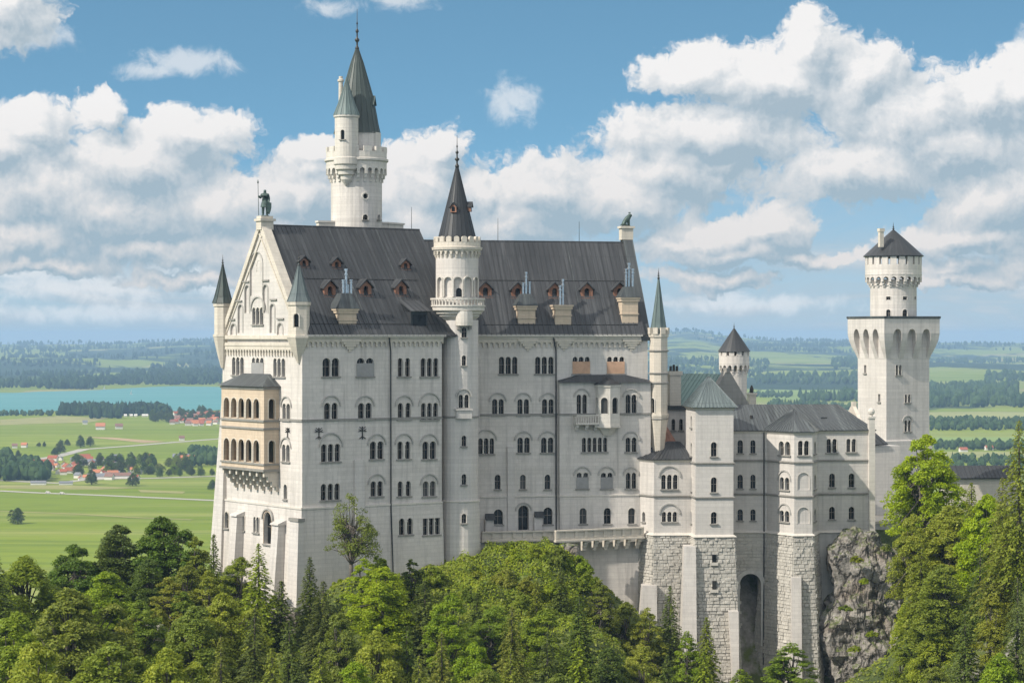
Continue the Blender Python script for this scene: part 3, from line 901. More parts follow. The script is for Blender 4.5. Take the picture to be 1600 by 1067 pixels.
# ---- loggia on the west front: two galleries of five arches
PL = 2.5
lu0, lu1 = FG.u(346, PL), FG.u(412.5, PL)
zl0, zl1 = FG.z(400, 733, PL), FG.z(400, 604, PL)
lg = MB()
def lrect(o, z):
    return (z, rect(FG, lu0 - o, lu1 + o, -.02, PL + o))
lg.loft([lrect(0, zl0), lrect(0, zl1)])
loggia = lg.obj('loggia', 'sand', hall)
lcut = MB()
chm = MB()
FGs = Frame(*FG.w(lu1, PL, 0)[:2], AW)               # near side of the loggia
for y0, y1 in ((622, 653), (686, 721)):
    zt, zb = FG.z(380, y0, PL), FG.z(380, y1, PL)
    st = (lu1 - lu0 - 1.6) / 5
    for i in range(5):
        uc = lu0 + .55 + (i + .5) * st
        o_ = arch(uc, zb, st - .55, zt - zb)
        lcut.outline(FG, o_, PL - .5, PL + 1)
        wm = MB().strip(FG, o_, grow(o_, uc, .14), PL - .05, PL + .07)
        for sg in (-1, 1):
            x, y, _ = FG.w(uc + sg * (st - .55 + .24) / 2, PL + .02, 0)
            wm.lathe(x, y, [(.12, zb), (.10, zt - st * .55)], 8)
        wm.obj('arch', 'sandpale', loggia)
    o_ = arch(PL / 2, zb, 1.0, zt - zb)
    lcut.outline(FGs, o_, -.5, 1)
    MB().strip(FGs, o_, grow(o_, PL / 2, .14), -.05, .07).obj('arch', 'sandpale', loggia)
    chm.box(FG, lu0 + .45, lu1 - .4, .25, PL - .4, zb - .05, zt + .35)
    MB().box(FG, lu0 + .9, lu1 - .8, .26, .30, zb, zt).obj('pane', 'glass', loggia)
carve(loggia, chm)
carve(loggia, lcut)
bd = MB()
for z, o, h in ((zl1 - .25, .16, .3), (FG.z(380, 656, PL) , .2, .3), (FG.z(380, 668, PL), .2, .28), (FG.z(380, 723, PL), .16, .25), (zl0 - .1, .25, .35)):
    bd.loft([lrect(o, z - h / 2), lrect(o, z + h / 2)])
bd.obj('ledge', 'darktrim', loggia)
lc = MB()
for i in range(7):
    uu = lu0 + .1 + i * (lu1 - lu0 - .65) / 6
    for k in range(4):
        dz = 2.9 * k / 4
        lc.box(FG, uu - .002 * k, uu + .45 + .002 * k, -.1, PL - .1 - k * .62, zl0 - .28 - dz - .74, zl0 - .27 - dz)
lc.obj('corbel', 'sandpale', loggia)
lr = MB()
a_ = [FG.w(lu0 - .5, PL + .5, zl1 + .02), FG.w(lu1 + .5, PL + .5, zl1 + .02), FG.w(lu1 + .5, .02, zl1 + .02), FG.w(lu0 - .5, .02, zl1 + .02)]
b_ = [FG.w(lu0 + 2.6, .35, zl1 + 1.75), FG.w(lu1 - 2.6, .35, zl1 + 1.75), FG.w(lu1 - 2.6, .02, zl1 + 1.8), FG.w(lu0 + 2.6, .02, zl1 + 1.8)]
lr.hexa(a_, b_)
lr.obj('loggia_roof', 'greyroof', hall)

# ---- corner turrets of the hall
def turret(px, Y, rb, y_body0, y_body1, rc, y_apex, y_fin, roof_mat, body_mat, n=8, y_corb=None, battl=False, a0=.2, taper=.35, win_y=None, slim=False):
    cx, cy = xat(px, Y), Y
    zb, zt = zat(y_body1, Y), zat(y_body0, Y)
    zc = zat(y_corb, Y) if y_corb else zb
    m = MB()
    prof = []
    if y_corb:
        prof += [(rb * taper, zc), (rb * (taper + (1 - taper) * .45), zc + (zb - zc) * .35), (rb * .95, zc + (zb - zc) * .8), (rb * 1.12, zb - .02)]
    prof += [(rb * 1.16, zb), (rb * 1.16, zb + .35), (rb, zb + .36), (rb, zt - .5), (rb * 1.12, zt - .45), (rb * 1.14, zt)]
    m.lathe(cx, cy, prof, n, a0)
    t = m.obj('turret', body_mat, hall)
    if win_y:
        c = MB()
        tf = tangent(cx, cy, rb * math.cos(math.pi / n), win_y[2] if len(win_y) > 2 else px)
        zz1, zz0 = zat(win_y[0], Y - rb), zat(win_y[1], Y - rb)
        o_ = arch(0, zz0, .75, zz1 - zz0)
        c.outline(tf, o_, -.5, .8)
        MB().outline(tf, grow(o_, 0, .02), -.5, -.45).obj('pane', 'glass', t)
        MB().strip(tf, o_, grow(o_, 0, .12), -.1, .08).obj('frame', 'trim', t)
        carve(t, c)
    if battl:
        mm = merlons(MB(), cx, cy, rb * 1.16, zt, zt + 1.0, 8, .4, .6)
        mm.obj('battlement', body_mat, t)
    za = zat(y_apex, Y)
    r = MB()
    r.lathe(cx, cy, [(rc * .2, zt - .05), (rc, zt + .02), (rc * .80, zt + (za - zt) * .14), (rc * .52, zt + (za - zt) * .42), (rc * .24, zt + (za - zt) * .74), (.06, za)], n, a0)
    for i in range(n):
        a = a0 + 2 * math.pi * i / n
        pts = [(cx + q * rc * math.cos(a), cy + q * rc * math.sin(a), zt + (za - zt) * f + .03) for q, f in ((1, 0), (.80, .14), (.52, .42), (.24, .74), (.02, 1))]
        r.path(pts, [.07] * 5, 4)
    r.obj('turret_roof', roof_mat, t)
    finial(cx, cy, za - .15, zat(y_fin, Y), t, .55)
    return t
turret(467, 330.6, 1.55, 472, 528, 1.75, 412, 390, 'bluegrey', 'sandpale', 6, 568, a0=.35, taper=.12, win_y=(490, 511, 463))
turret(348, 349.0, 1.25, 474, 526, 1.55, 412, 398, 'darkcopper', 'sandpale', 8, 575, taper=.2)
turret(1029, 361.0, 1.42, 522, 650, 1.42, 432, 419, 'copper', 'sandpale', 8, 715, battl=True, taper=.5, win_y=(622, 645, 1020))
for y in (548, 583, 598, 654):
    z = zat(y, 361)
    MB().lathe(xat(1029, 361), 361, [(1.55, z - .14), (1.62, z), (1.55, z + .14)], 8, .2).obj('ledge', 'darktrim', hall)

# ---- chimneys
def on_roof(fr, px, py, z_e, slope):
    """distance behind the front and height where a photo ray meets the roof slope"""
    lo, hi = -.6, 13.0
    for _ in range(40):
        t = (lo + hi) / 2
        if fr.z(px, py, -t) > z_e + slope * (t + .62):
            lo = t
        else:
            hi = t
    return lo
SW = (ZR - .0) / (hw + .62)
SE = (ZRE - .12) / (eh + .62)
def chimney(fr, px, wp, ytop, ybase, d, flues, cap, ycap=None, body='sand', dep=2.0, corb=True, roof=roof_w):
    u0, u1 = fr.u(px - wp / 2, d), fr.u(px + wp / 2, d)
    zt, zb = fr.z(px, ytop, d), fr.z(px, ybase, d)
    m = MB()
    m.box(fr, u0, u1, d - dep, d, zb - 1.6, zt - .5)
    m.box(fr, u0 - .18, u1 + .18, d - dep - .18, d + .18, zt - .5, zt - .1)
    m.box(fr, u0 - .3, u1 + .3, d - dep - .3, d + .3, zt - .1, zt + .15)
    m.box(fr, u0 - .12, u1 + .12, d - dep - .1, d + .12, zb + (zt - zb) * .48, zb + (zt - zb) * .48 + .16)
    c = m.obj('chimney', body, hall)
    zc = zt + .16
    um, dm = (u0 + u1) / 2, d - dep / 2
    if cap:
        k = MB()
        h = fr.z(px, ycap, d) - zc
        hw_, hd_ = (u1 - u0) / 2 + .38, dep / 2 + .38
        k.hexa([fr.w(um - hw_, dm + hd_, zc), fr.w(um + hw_, dm + hd_, zc), fr.w(um + hw_, dm - hd_, zc), fr.w(um - hw_, dm - hd_, zc)],
               [fr.w(um - hw_ * .45, dm + hd_ * .45, zc + h), fr.w(um + hw_ * .45, dm + hd_ * .45, zc + h), fr.w(um + hw_ * .45, dm - hd_ * .45, zc + h), fr.w(um - hw_ * .45, dm - hd_ * .45, zc + h)])
        k.obj('chimney_cap', 'greyroof', c)
        zc += h
    for (fx, fy) in flues:
        f = MB()
        u, z = fr.pix(fx, fy, dm)
        x, y, _ = fr.w(u, dm + random.uniform(-.3, .3), 0)
        h = z - zc
        f.lathe(x, y, [(.20, zc - .1), (.20, zc + h * .35), (.25, zc + h * .36), (.25, zc + h * .42), (.19, zc + h * .43), (.19, zc + h * .72), (.28, zc + h * .74), (.28, zc + h * .80),
                       (.17, zc + h * .81), (.17, zc + h * .9), (.27, zc + h * .92), (.27, zc + h)], 10)
        f.obj('flue', 'steel', c, smooth=False)
    if corb:                                          # stepped stone console under the eave
        k = MB()
        for i in range(5):
            s_ = .5 - .11 * i
            k.box(fr, um - (u1 - u0 + .4) * s_ - .002 * i, um + (u1 - u0 + .4) * s_ + .002 * i, -.06, .52 - .09 * i, -.35 - .36 * (i + 1), -.349 - .36 * i)
        k.obj('chimney_console', 'sandpale', c)
    return c
chimney(FW, 543.5, 27, 484, 517, -.5, [(537, 437), (542, 420), (548, 437), (545, 445)], True, 458)
chimney(FE, 823, 27, 479, 515, -.5, [(817, 442), (822, 425), (828, 440)], True, 459, roof=roof_e)
chimney(FE, 880, 25, 478, 508, -.35, [(875, 446), (880, 436)], False, roof=roof_e)
chimney(FE, 984.5, 25, 466, 515, -.6, [(978, 420), (983, 411), (989, 420)], True, 448, roof=roof_e)

# ---- dormers
def dormer(fr, px, py, z_e, slope, wd=1.9, ht=2.3, small=False, label=None):
    t = on_roof(fr, px, py, z_e, slope)
    u, _ = fr.pix(px, py, -t)
    z = fr.z(px, py, -t)
    d = -t + .0
    dep = ht / slope + .9
    r = wd / 2
    zr = z + ht
    zs = z + ht * .62
    m = MB()
    m.outline(fr, [(u - r, z - .4), (u + r, z - .4), (u + r, zs), (u, zr), (u - r, zs)], d - dep, d + .02)
    b = m.obj('dormer', 'wood', hall)
    if label: b['label'] = label
    c = MB()
    o_ = arch(u, z + .12, wd * .42, ht * .62)
    c.outline(fr, o_, d - .5, d + .5)
    carve(b, c)
    MB().outline(fr, grow(o_, u, .02), d - .5, d - .45).obj('pane', 'glass', b)
    MB().strip(fr, o_, grow(o_, u, .09), d, d + .07).obj('frame', 'wood', b)
    k = MB()
    for sg in (-1, 1):
        A = (u + sg * (r + .3), zs - .26); B = (u, zr + .06)
        k.outline(fr, [A, B, (B[0], B[1] + .2), (A[0] - sg * .02, A[1] + .2)], d - dep - .4, d + .38)
    k.obj('dormer_roof', 'roof', b)
    MB().box(fr, u - r - .12, u + r + .12, d, d + .25, z - .12, z + .04).obj('sill', 'wood', b)
    return b
for px, py in ((515.5, 464), (571.5, 463), (626.5, 463)):
    dormer(FW, px, py, 0, SW)
for px, py in ((475, 418), (526, 420), (633.5, 422)):
    dormer(FW, px, py, 0, SW, 1.45, 1.5)
for px, py in ((758.5, 465), (809, 466), (866.5, 466), (917, 466), (968, 466)):
    dormer(FE, px, py, .12, SE)
# shed dormer beside the stair tower
t = on_roof(FW, 652, 512, 0, SW)
u0, u1 = FW.u(642, -t), FW.u(668, -t)
z = FW.z(652, 512, -t)
m = MB()
m.outline(FW, [(u0, z - .5), (u1, z - .5), (u1, z + 2.3), (u0, z + 2.3)], -t - 3.2, -t)
sd = m.obj('shed_dormer', 'slate', hall)
MB().box(FW, u0 + .3, u1 - .3, -t - .01, -t + .04, z + .3, z + 1.9).obj('pane', 'glass', sd)
k = MB()
roof_plane(k, FW.w(u0 - .3, -t + .5, z + 2.25), FW.w(u1 + .3, -t + .5, z + 2.25), FW.w(u1 + .3, -t - 4.5, z + 4.6), FW.w(u0 - .3, -t - 4.5, z + 4.6))
k.obj('dormer_roof', 'roof', sd)

# =================================================================== STAIR TOWER
tx, ty = xat(718.0, 347.0), 347.0
st_t = thing('stair_tower', 'round white stair tower with gallery and grey pointed roof against the hall front', 'tower', (tx, ty, -46))
zy = lambda y, Y=344.3: zat(y, Y)
m = MB()
RB, RT = 2.78, 3.15
m.lathe(tx, ty, [(RB + .75, -52), (RB + .16, ZS2), (RB + .16, ZS2 + .02), (RB, ZS2 + .03), (RB, zy(500))], 28)
shaft = m.obj('wall', 'palewall', st_t, smooth=False)
cut = MB()
for px, y0, y1, n, wp, hd, dd in ((725, 556, 571, 1, 6, False, 0), (724.5, 617, 637, 2, 15, True, 0), (725, 681, 697, 1, 6.5, False, 0), (725, 741, 757, 1, 6.5, False, 0), (725, 803, 817, 1, 7, False, .25)):
    window(st_t, tangent(tx, ty, RB, px), px, y0, y1, n, wp, hood=hd, d=dd, cut=cut)
carve(shaft, cut)
m = MB()
m.lathe(tx - .30, ty, [(RB - .2, zy(501)), (RT + .1, zy(494)), (RT + .1, zy(492)), (RT + .45, zy(490)), (RT + .45, zy(488)), (RT + .85, zy(485)), (RT + .85, zy(479)), (RT + .98, zy(479)), (RT + .98, zy(476.5))], 32)
gal = m.obj('gallery', 'trim', st_t)
txu = tx - .36
m = MB()
m.lathe(txu, ty, [(RT, zy(477)), (RT, zy(384))], 32)
up = m.obj('wall', 'limestone', st_t)
cut = MB()
for px in (688, 700.5, 715.5, 731, 743):
    tf = tangent(txu, ty, RT, px)
    zb, zt = zy(464), zy(433)
    hw_ = .62 * (1 if 690 < px < 740 else .9)
    o_ = arch(0, zb, 2 * hw_, zt - zb)
    wm = MB().strip(tf, o_, grow(o_, 0, .16), -.14, .16)
    cut.outline(tf, o_, -.28, .6)
    wm.obj('blind_arch', 'trim', up)
tf = tangent(txu, ty, RT, 722)
o_ = arch(0, zy(464), .8, zy(449) - zy(464))
tf2 = tangent(txu, ty, RT, 715.5)
carve(up, cut)
MB().outline(tf2, arch(.15, zy(464), .8, zy(450) - zy(464)), -.5, -.22).obj('door', 'glass', up)
m = MB()                                              # balustrade
rb = RT + .8
gx = tx - .30
nb = 44
for i in range(nb):
    a = 2 * math.pi * i / nb
    fr = Frame(gx + rb * math.cos(a), ty + rb * math.sin(a), math.degrees(a) + 90)
    m.box(fr, -.1, .1, -.14, .04, zy(477), zy(468))
m.loft([(z, [(gx + r * math.cos(2 * math.pi * i / 32), ty + r * math.sin(2 * math.pi * i / 32)) for i in range(32)]) for r, z in ((rb - .25, zy(468.3)), (rb + .12, zy(468.3)), (rb + .12, zy(465.5)), (rb - .25, zy(465.5)))], caps=False)
m.obj('balustrade', 'trim', st_t)
m = MB()
ring_corbels(m, txu, ty, RT - .02, RT + .35, zy(403), zy(390), 26, .28)
m.lathe(txu, ty, [(RT + .1, zy(390.5)), (RT + .55, zy(390)), (RT + .62, zy(386)), (RT + .3, zy(385)), (RT + .3, zy(378)), (RT + .02, zy(378))], 32)
merlons(m, txu, ty, RT + .3, zy(378), zy(369), 18, .4, .66, True)
m.obj('battlement', 'sandpale', st_t)
m = MB()
za = zy(256)
m.lathe(txu, ty, [(RT - .35, zy(379)), (RT - .42, zy(369)), (.12, za)], 24)
for i in range(24):
    a = 2 * math.pi * i / 24
    m.tube((txu + (RT - .42) * math.cos(a), ty + (RT - .42) * math.sin(a), zy(369)), (txu + .12 * math.cos(a), ty + .12 * math.sin(a), za), .05, .03, 4)
cone = m.obj('roof', 'slate', st_t)
finial(txu, ty, za - .1, zy(209), st_t, .9)
def cone_dormer(parent, cx, cy, px, py, rr, wd, ht, root_t, mat='wood', roofm='slate'):
    tf = tangent(cx, cy, rr, px)
    z = zat(py, tf.oy)
    m = MB()
    m.outline(tf, [(-wd / 2, z), (wd / 2, z), (wd / 2, z + ht * .6), (0, z + ht), (-wd / 2, z + ht * .6)], -1.2, .25)
    d = m.obj('dormer', mat, root_t)
    MB().outline(tf, arch(0, z + .15, wd * .5, ht * .55), .24, .28).obj('pane', 'glass', d)
    k = MB()
    for sg in (-1, 1):
        A = (sg * (wd / 2 + .15), z + ht * .48); B = (0, z + ht + .05)
        k.outline(tf, [A, B, (B[0], B[1] + .14), (A[0], A[1] + .14)], -1.2, .45)
    k.obj('dormer_roof', roofm, d)
cone_dormer(cone, txu, ty, 709, 332, 1.85, .9, 1.3, st_t)
cone_dormer(cone, txu, ty, 734, 331, 1.9, .9, 1.3, st_t)
m = MB()                                              # round oriel under the gallery
tf = tangent(tx, ty, RB, 725)
ox_, oy_, _ = tf.w(0, .1, 0)
m.lathe(ox_, oy_, [(.85, zy(509)), (1.22, zy(508.8)), (1.28, zy(500)), (1.25, zy(486))], 16)
ori = m.obj('oriel', 'trim', st_t)
m = MB()
for s_ in (-1, 1):
    m.box(tf, s_ * .85 - .2, s_ * .85 + .2, -.2, .55, zy(515), zy(508))
m.obj('corbel', 'darktrim', ori)
window(st_t, tangent(tx, ty, RB, 725), 725, 512, 527, 1, 7, d=0.02, cut=None, depth=.0, sill=True)
m = MB()                                              # stepped moulding where the hall string course climbs over the tower
tf = tangent(tx, ty, RB, 726)
m.box(tf, -1.35, 1.0, -.5, .45, ZS1 - .2, zat(641, 344.4))
m.box(tf, -1.5, 1.1, -.5, .6, zat(641, 344.4), zat(638.5, 344.4))
m.obj('moulding', 'palewall', st_t)
m = MB()
m.lathe(tx, ty, [(RB + .02, ZS1 - .14), (RB + .14, ZS1 - .1), (RB + .14, ZS1 + .1), (RB + .02, ZS1 + .14)], 28)
m.obj('string_course', 'darktrim', st_t)
m = MB(); m.lathe(tx, ty, [(RB + .1, ZS2 - .1), (RB + .3, ZS2 - .06), (RB + .3, ZS2 + .1), (RB - .1, ZS2 + .14)], 28)
m.obj('base_ledge', 'trim', st_t)

# =================================================================== NORTH TOWER (the tallest)
nx, ny = xat(557, 365.4), 365.4
nt = thing('tall_round_tower', 'tallest round white tower with side turret and slender spire behind the hall roof', 'tower', (nx, ny, -40))
ny0 = 361.5
q = lambda y: zat(y, ny0)
m = MB().lathe(nx, ny, [(3.98, -42), (3.98, q(252))], 36)
nshaft = m.obj('wall', 'limestone', nt)
cut = MB()
window(nt, tangent(nx, ny, 3.98, 571), 571, 336, 343.5, 1, 7, cut=cut)
window(nt, tangent(nx, ny, 3.98, 592), 592, 336, 343.5, 1, 3.5, cut=cut)
tf = tangent(nx, ny, 3.98, 571)
ro = [(.62 * math.cos(2 * math.pi * i / 14), q(306.5) + .62 * math.sin(2 * math.pi * i / 14)) for i in range(14)]
ri = [(.42 * math.cos(2 * math.pi * i / 14), q(306.5) + .42 * math.sin(2 * math.pi * i / 14)) for i in range(14)]
cut.outline(tf, ri, -.6, .8)
rw = MB().strip(tf, ri + ri[:1], ro + ro[:1], -.1, .12).obj('round_window', 'trim', nt)
MB().outline(tf, ri, -.62, -.56).obj('pane', 'glass', rw)
carve(nshaft, cut)
m = MB()
ring_corbels(m, nx, ny, 3.96, 4.72, q(283), q(255), 24, .42)
m.lathe(nx, ny, [(3.9, q(258)), (4.72, q(257.5)), (4.72, q(252)), (4.98, q(250)), (4.98, q(247)), (4.72, q(246)), (4.72, q(236)), (4.3, q(236))], 36)
merlons(m, nx, ny, 4.72, q(236), q(228), 14, .5, .62)
m.obj('battlement', 'trim', nt)
m = MB().lathe(nx + .55, ny, [(3.25, q(250)), (3.25, q(205))], 28)
nd = m.obj('drum', 'limestone', nt)
m = MB()
za = q(70)
m.lathe(nx + .1, ny, [(3.1, q(206)), (3.62, q(206.5)), (3.3, q(192)), (2.55, q(150)), (1.0, q(95)), (.14, za)], 20)
for i in range(20):
    a = 2 * math.pi * i / 20
    m.path([(nx + .1 + r * math.cos(a), ny + r * math.sin(a), z + .02) for r, z in ((3.62, q(206.5)), (3.3, q(192)), (2.55, q(150)), (1.0, q(95)), (.14, za))], [.06] * 5, 4)
spire = m.obj('spire', 'darkcopper', nt)
finial(nx + .1, ny, za - .1, q(9), nt, .95)
cone_dormer(spire, nx + .1, ny, 582, 178, 2.5, 1.2, 2.6, nt, 'slate', 'darkcopper')
# side turret on its own corbel
sx_, sy_ = xat(541.5, 361.6), 361.6
p2 = lambda y: zat(y, 360)
m = MB().lathe(sx_, sy_, [(.25, p2(289)), (.9, p2(280)), (.95, p2(274)), (1.3, p2(272)), (1.35, p2(266)), (1.7, p2(264)), (1.75, p2(258)), (1.98, p2(256)), (1.98, p2(246)), (1.82, p2(245)), (1.82, p2(184)), (2.0, p2(182)), (2.0, p2(179))], 24)
sturr = m.obj('side_turret', 'trim', nt)
cut = MB()
tf = tangent(sx_, sy_, 1.82, 535)
o_ = arch(0, p2(218), .62, p2(203) - p2(218))
cut.outline(tf, o_, -.5, .6)
carve(sturr, cut)
MB().outline(tf, grow(o_, 0, .02), -.45, -.4).obj('pane', 'glass', sturr)
MB().box(tf, -.55, .55, -.05, .2, p2(219.5), p2(218.2)).obj('sill', 'darktrim', sturr)
m = MB().lathe(sx_, sy_, [(1.6, p2(180)), (2.05, p2(179.5)), (1.35, p2(162)), (.55, p2(138)), (.06, p2(120))], 16)
for i in range(16):
    a = 2 * math.pi * i / 16
    m.path([(sx_ + r * math.cos(a), sy_ + r * math.sin(a), z + .02) for r, z in ((2.05, p2(179.5)), (1.35, p2(162)), (.55, p2(138)), (.06, p2(120)))], [.05] * 4, 4)
m.obj('turret_roof', 'copper', sturr)
m = MB().lathe(xat(532.5, 364), 364, [(.36, q(185)), (.34, q(126)), (.5, q(125)), (.5, q(122)), (.3, q(121)), (.3, q(117))], 10)
m.obj('chimney', 'sandpale', nt)
m = MB()                                              # square parapet the tower rises from
fr = Frame(xat(498, 362), 362, 24)
m.box(fr, 0, 11.4, -1.2, 0, 8, q(347.5)); m.box(fr, -.15, 11.55, -1.3, .15, q(347.5), q(344.5))
f2 = Frame(*fr.w(11.4, 0, 0)[:2], 60)
m.box(f2, .16, 4.5, -1, .02, 8, q(347.6)); m.box(f2, .16, 4.7, -1.1, .16, q(347.5), q(344.6))
m.obj('parapet', 'trim', nt)

# =================================================================== TERRACE along the east block
ter = thing('terrace', 'pale stone terrace with low balustrade along the hall foot above the green knoll', 'terrace', (6.7, 351, -46))
def parapet(fr, u0, u1, d, zt, hb, name='balustrade', corb=0):
    m = MB()
    m.box(fr, u0, u1, d - .45, d + .15, zt - .22, zt)
    m.box(fr, u0, u1, d - .4, d, zt - hb, zt - hb + .3)
    n = int((u1 - u0) / 1.55)
    for i in range(n + 1):
        uu = u0 + (u1 - u0 - .5) * i / n
        m.box(fr, uu, uu + .5, d - .42, d + .05, zt - hb + .3, zt - .22)
    m.box(fr, u0, u1, d - .3, d - .1, zt - hb + .301, zt - .221)
    m.box(fr, u0 - .1, u1 + .1, d - .5, d + .28, zt - hb - .25, zt - hb)
    return m.obj(name, 'sandpale', ter)
ztp = FE.z(800, 829.5, 3.2)
parapet(FE, FE.u(753, 3.2), FE.u(869, 3.2), 3.2, ztp, 1.35)
FT = Frame(xat(868.5, 350.6), 350.6, 26.0)
ut = FT.u(1006)
parapet(FT, 0, ut, 0, FT.z(870, 828.5), 1.5)
m = MB().box(FE, FE.u(753, 3.2) - .5, FE.u(869, 3.2) - .1, -.4, 2.9, -52, ztp - 1.62); m.obj('retaining_wall', 'base', ter)
m = MB()
m.box(FE, FE.u(869, 3.2) - .3, FE.u(1004), -.5, 2.6, ztp - 2.0, ztp - 1.58)
m.obj('floor', 'base', ter)
zt = FT.z(870, 828.5) - 1.76
m = MB()
m.box(FT, .1, 4.2, -6, -.05, -52, zt)
m.box(FT, 4.2, ut + 1.5, -6, -1.3, -52, zt)
rw_ = m.obj('retaining_wall', 'base', ter)
cut = MB().box(FT, FT.u(949, -1.3), FT.u(956, -1.3), -2, 0, FT.z(952, 868, -1.3), FT.z(952, 862, -1.3)); carve(rw_, cut)
for i in range(6):
    uu = 5.2 + i * (ut - 5.8) / 5
    m = MB()
    for k in range(3):
        m.box(FT, uu - .3 - .002 * k, uu + .3 + .002 * k, -1.35, -.85 + k * .35, zt - 1.5 + .5 * k, zt - 1.0 + .5 * k)
    m.obj('corbel', 'sandpale', ter)
# =================================================================== LADIES' HOUSE with rough stone base
kem = thing('castle_house', 'pale castle house with grey roofs on a tall base of rough hewn blocks', 'castle house', (33, 358, -62))
ZK1, ZK2, ZK3 = -19.05, -24.2, -30.1
low = [(19.4, 359.8), (21.55, 356.2), (27.45, 356.75), (27.4, 368), (19.4, 369)]
A5 = 5.0
FT2 = Frame(27.6, 353.0, A5)
bayt = [FT2.w(0, 0, 0)[:2], FT2.w(5.78, 0, 0)[:2], FT2.w(5.78, -9, 0)[:2], FT2.w(0, -9, 0)[:2]]
main_ = [(33.0, 361.0), (47.0, 361.0), (55.8, 362.3), (54.0, 376.0), (33.0, 375.0)]
bayp = [(38.97, 361.4), (42.7, 355.2), (45.5, 355.5), (47.1, 361.4)]
def offset(poly, o):
    n = len(poly)
    res = []
    for i in range(n):
        p0, p1, p2 = Vector(poly[i - 1]), Vector(poly[i]), Vector(poly[(i + 1) % n])
        e1, e2 = (p1 - p0).normalized(), (p2 - p1).normalized()
        n1, n2 = Vector((e1.y, -e1.x)), Vector((e2.y, -e2.x))
        b = (n1 + n2)
        b = b / max(.35, (1 + n1.dot(n2)))
        res.append(tuple(p1 + b * o))
    return res
def edge(poly, i):
    a, b = poly[i], poly[(i + 1) % len(poly)]
    return Frame(a[0], a[1], math.degrees(math.atan2(b[1] - a[1], b[0] - a[0]))), math.hypot(b[0] - a[0], b[1] - a[1])
ZE_low, ZE_t, ZE_m = -18.7, -10.7, -14.5
walls = {}
for nm, poly, ze in (('low', low, ZE_low), ('tower', bayt, ZE_t), ('main', main_, ZE_m), ('bay', bayp, ZE_m)):
    walls[nm] = (MB().loft([(ZK3, poly), (ze, poly)]).obj('wall', 'palewall', kem), MB(), poly)
def kwin(nm, i, *a, **k):
    fr, _ = edge(walls[nm][2], i)
    window(kem, fr, *a, cut=walls[nm][1], **k)
kwin('low', 1, 1046, 742, 764, 3, 24, hood=True)
kwin('low', 1, 1046, 800, 815, 3, 22, hood=True)
kwin('low', 0, 1006, 800, 815, 1, 4)
for y0, y1 in ((691, 713), (746, 769), (800, 818)):
    kwin('tower', 0, 1115.5, y0, y1, 1, 8.5)
for y0, y1 in ((688, 708), (742, 763), (796, 813)):
    kwin('main', 0, 1156.5, y0, y1, 1, 7.5); kwin('main', 0, 1176.5, y0, y1, 1, 7)
kwin('main', 1, 1299.5, 686, 707, 2, 15); kwin('main', 1, 1330, 686, 706, 2, 14)
for y0, y1 in ((740, 761), (792, 811)):
    kwin('main', 1, 1300, y0, y1, 1, 8); kwin('main', 1, 1330.5, y0, y1, 1, 8)
kwin('bay', 0, 1226, 690, 711, 2, 17); kwin('bay', 0, 1226, 746, 765, 2, 14, hood=True); kwin('bay', 0, 1226, 798, 815, 2, 14, hood=True)
kwin('bay', 1, 1255.5, 689, 711, 2, 16); kwin('bay', 1, 1255.5, 739, 765, 1, 17, blind=True); kwin('bay', 1, 1255.5, 793, 818, 1, 17, blind=True)
kwin('bay', 2, 1273, 690, 709, 1, 3); kwin('bay', 2, 1273, 742, 764, 1, 3); kwin('bay', 2, 1273, 795, 814, 1, 3)
fr_side = edge(bayt, 3)
for y0, y1 in ((650, 668), (692, 712), (745, 767), (799, 817)):
    window(kem, fr_side[0], 1080.5, y0, y1, 1, 1.8, cut=walls['tower'][1])
for nm in walls:
    carve(walls[nm][0], walls[nm][1])
m = MB()
for nm, zs in (('low', (ZK2,)), ('tower', (ZK1, ZK2)), ('main', (ZK1, ZK2)), ('bay', (ZK1, ZK2))):
    for z in zs:
        pl = walls[nm][2]
        m.loft([(z - .17, offset(pl, .05)), (z - .08, offset(pl, .22)), (z + .08, offset(pl, .22)), (z + .17, offset(pl, .05))])
m.obj('string_course', 'darktrim', kem)
m = MB()
for nm, ze in (('low', ZE_low), ('tower', ZE_t), ('main', ZE_m), ('bay', ZE_m)):
    m.loft([(ze - .35, offset(walls[nm][2], .06)), (ze - .02, offset(walls[nm][2], .3))])
m.obj('cornice', 'trim', kem)
m = MB().box(Frame(55.0, 361.9, 8), 0, .95, -.6, .28, ZK3, -12.6)
m.box(Frame(55.0, 361.9, 8), -.1, 1.05, -.7, .38, -12.6, -12.3)
m.lathe(*Frame(55.0, 361.9, 8).w(.47, -.15, 0)[:2], [(.2, -12.3), (.24, -12.1), (.5, -11.8), (.55, -11.5), (.4, -11.15), (.05, -10.95)], 12)
m.obj('corner_pier', 'trim', kem)

# ---- roofs
def hip(mb, poly, ze, apexes, over=.4):
    """roof over a polygon: apexes gives, for each corner, the ridge point it climbs to"""
    o = offset(poly, over)
    n = len(o)
    low_ = [(x, y, ze) for x, y in o]
    for i in range(n):
        j = (i + 1) % n
        A, B, C, D = low_[i], low_[j], apexes[j], apexes[i]
        if (Vector(C) - Vector(D)).length < .05:
            C = tuple(Vector(C) + (Vector(B) - Vector(A)).normalized() * .06)
        roof_plane(mb, A, B, C, D, .12, .62)
    return mb
ap = (26.0, 365.5, -16.4); ap2 = (24.2, 364.5, -16.4)
hip(MB(), low, ZE_low, [ap2, ap2, ap, ap, ap2]).obj('roof', 'slate', kem)
cx_ = FT2.w(2.7, -4.2, -6.15)
hip(MB(), bayt, ZE_t, [cx_] * 4, .55).obj('roof', 'bluegrey', kem)
r1, r2 = (33.5, 369.0, -10.75), (51.2, 369.6, -10.75)
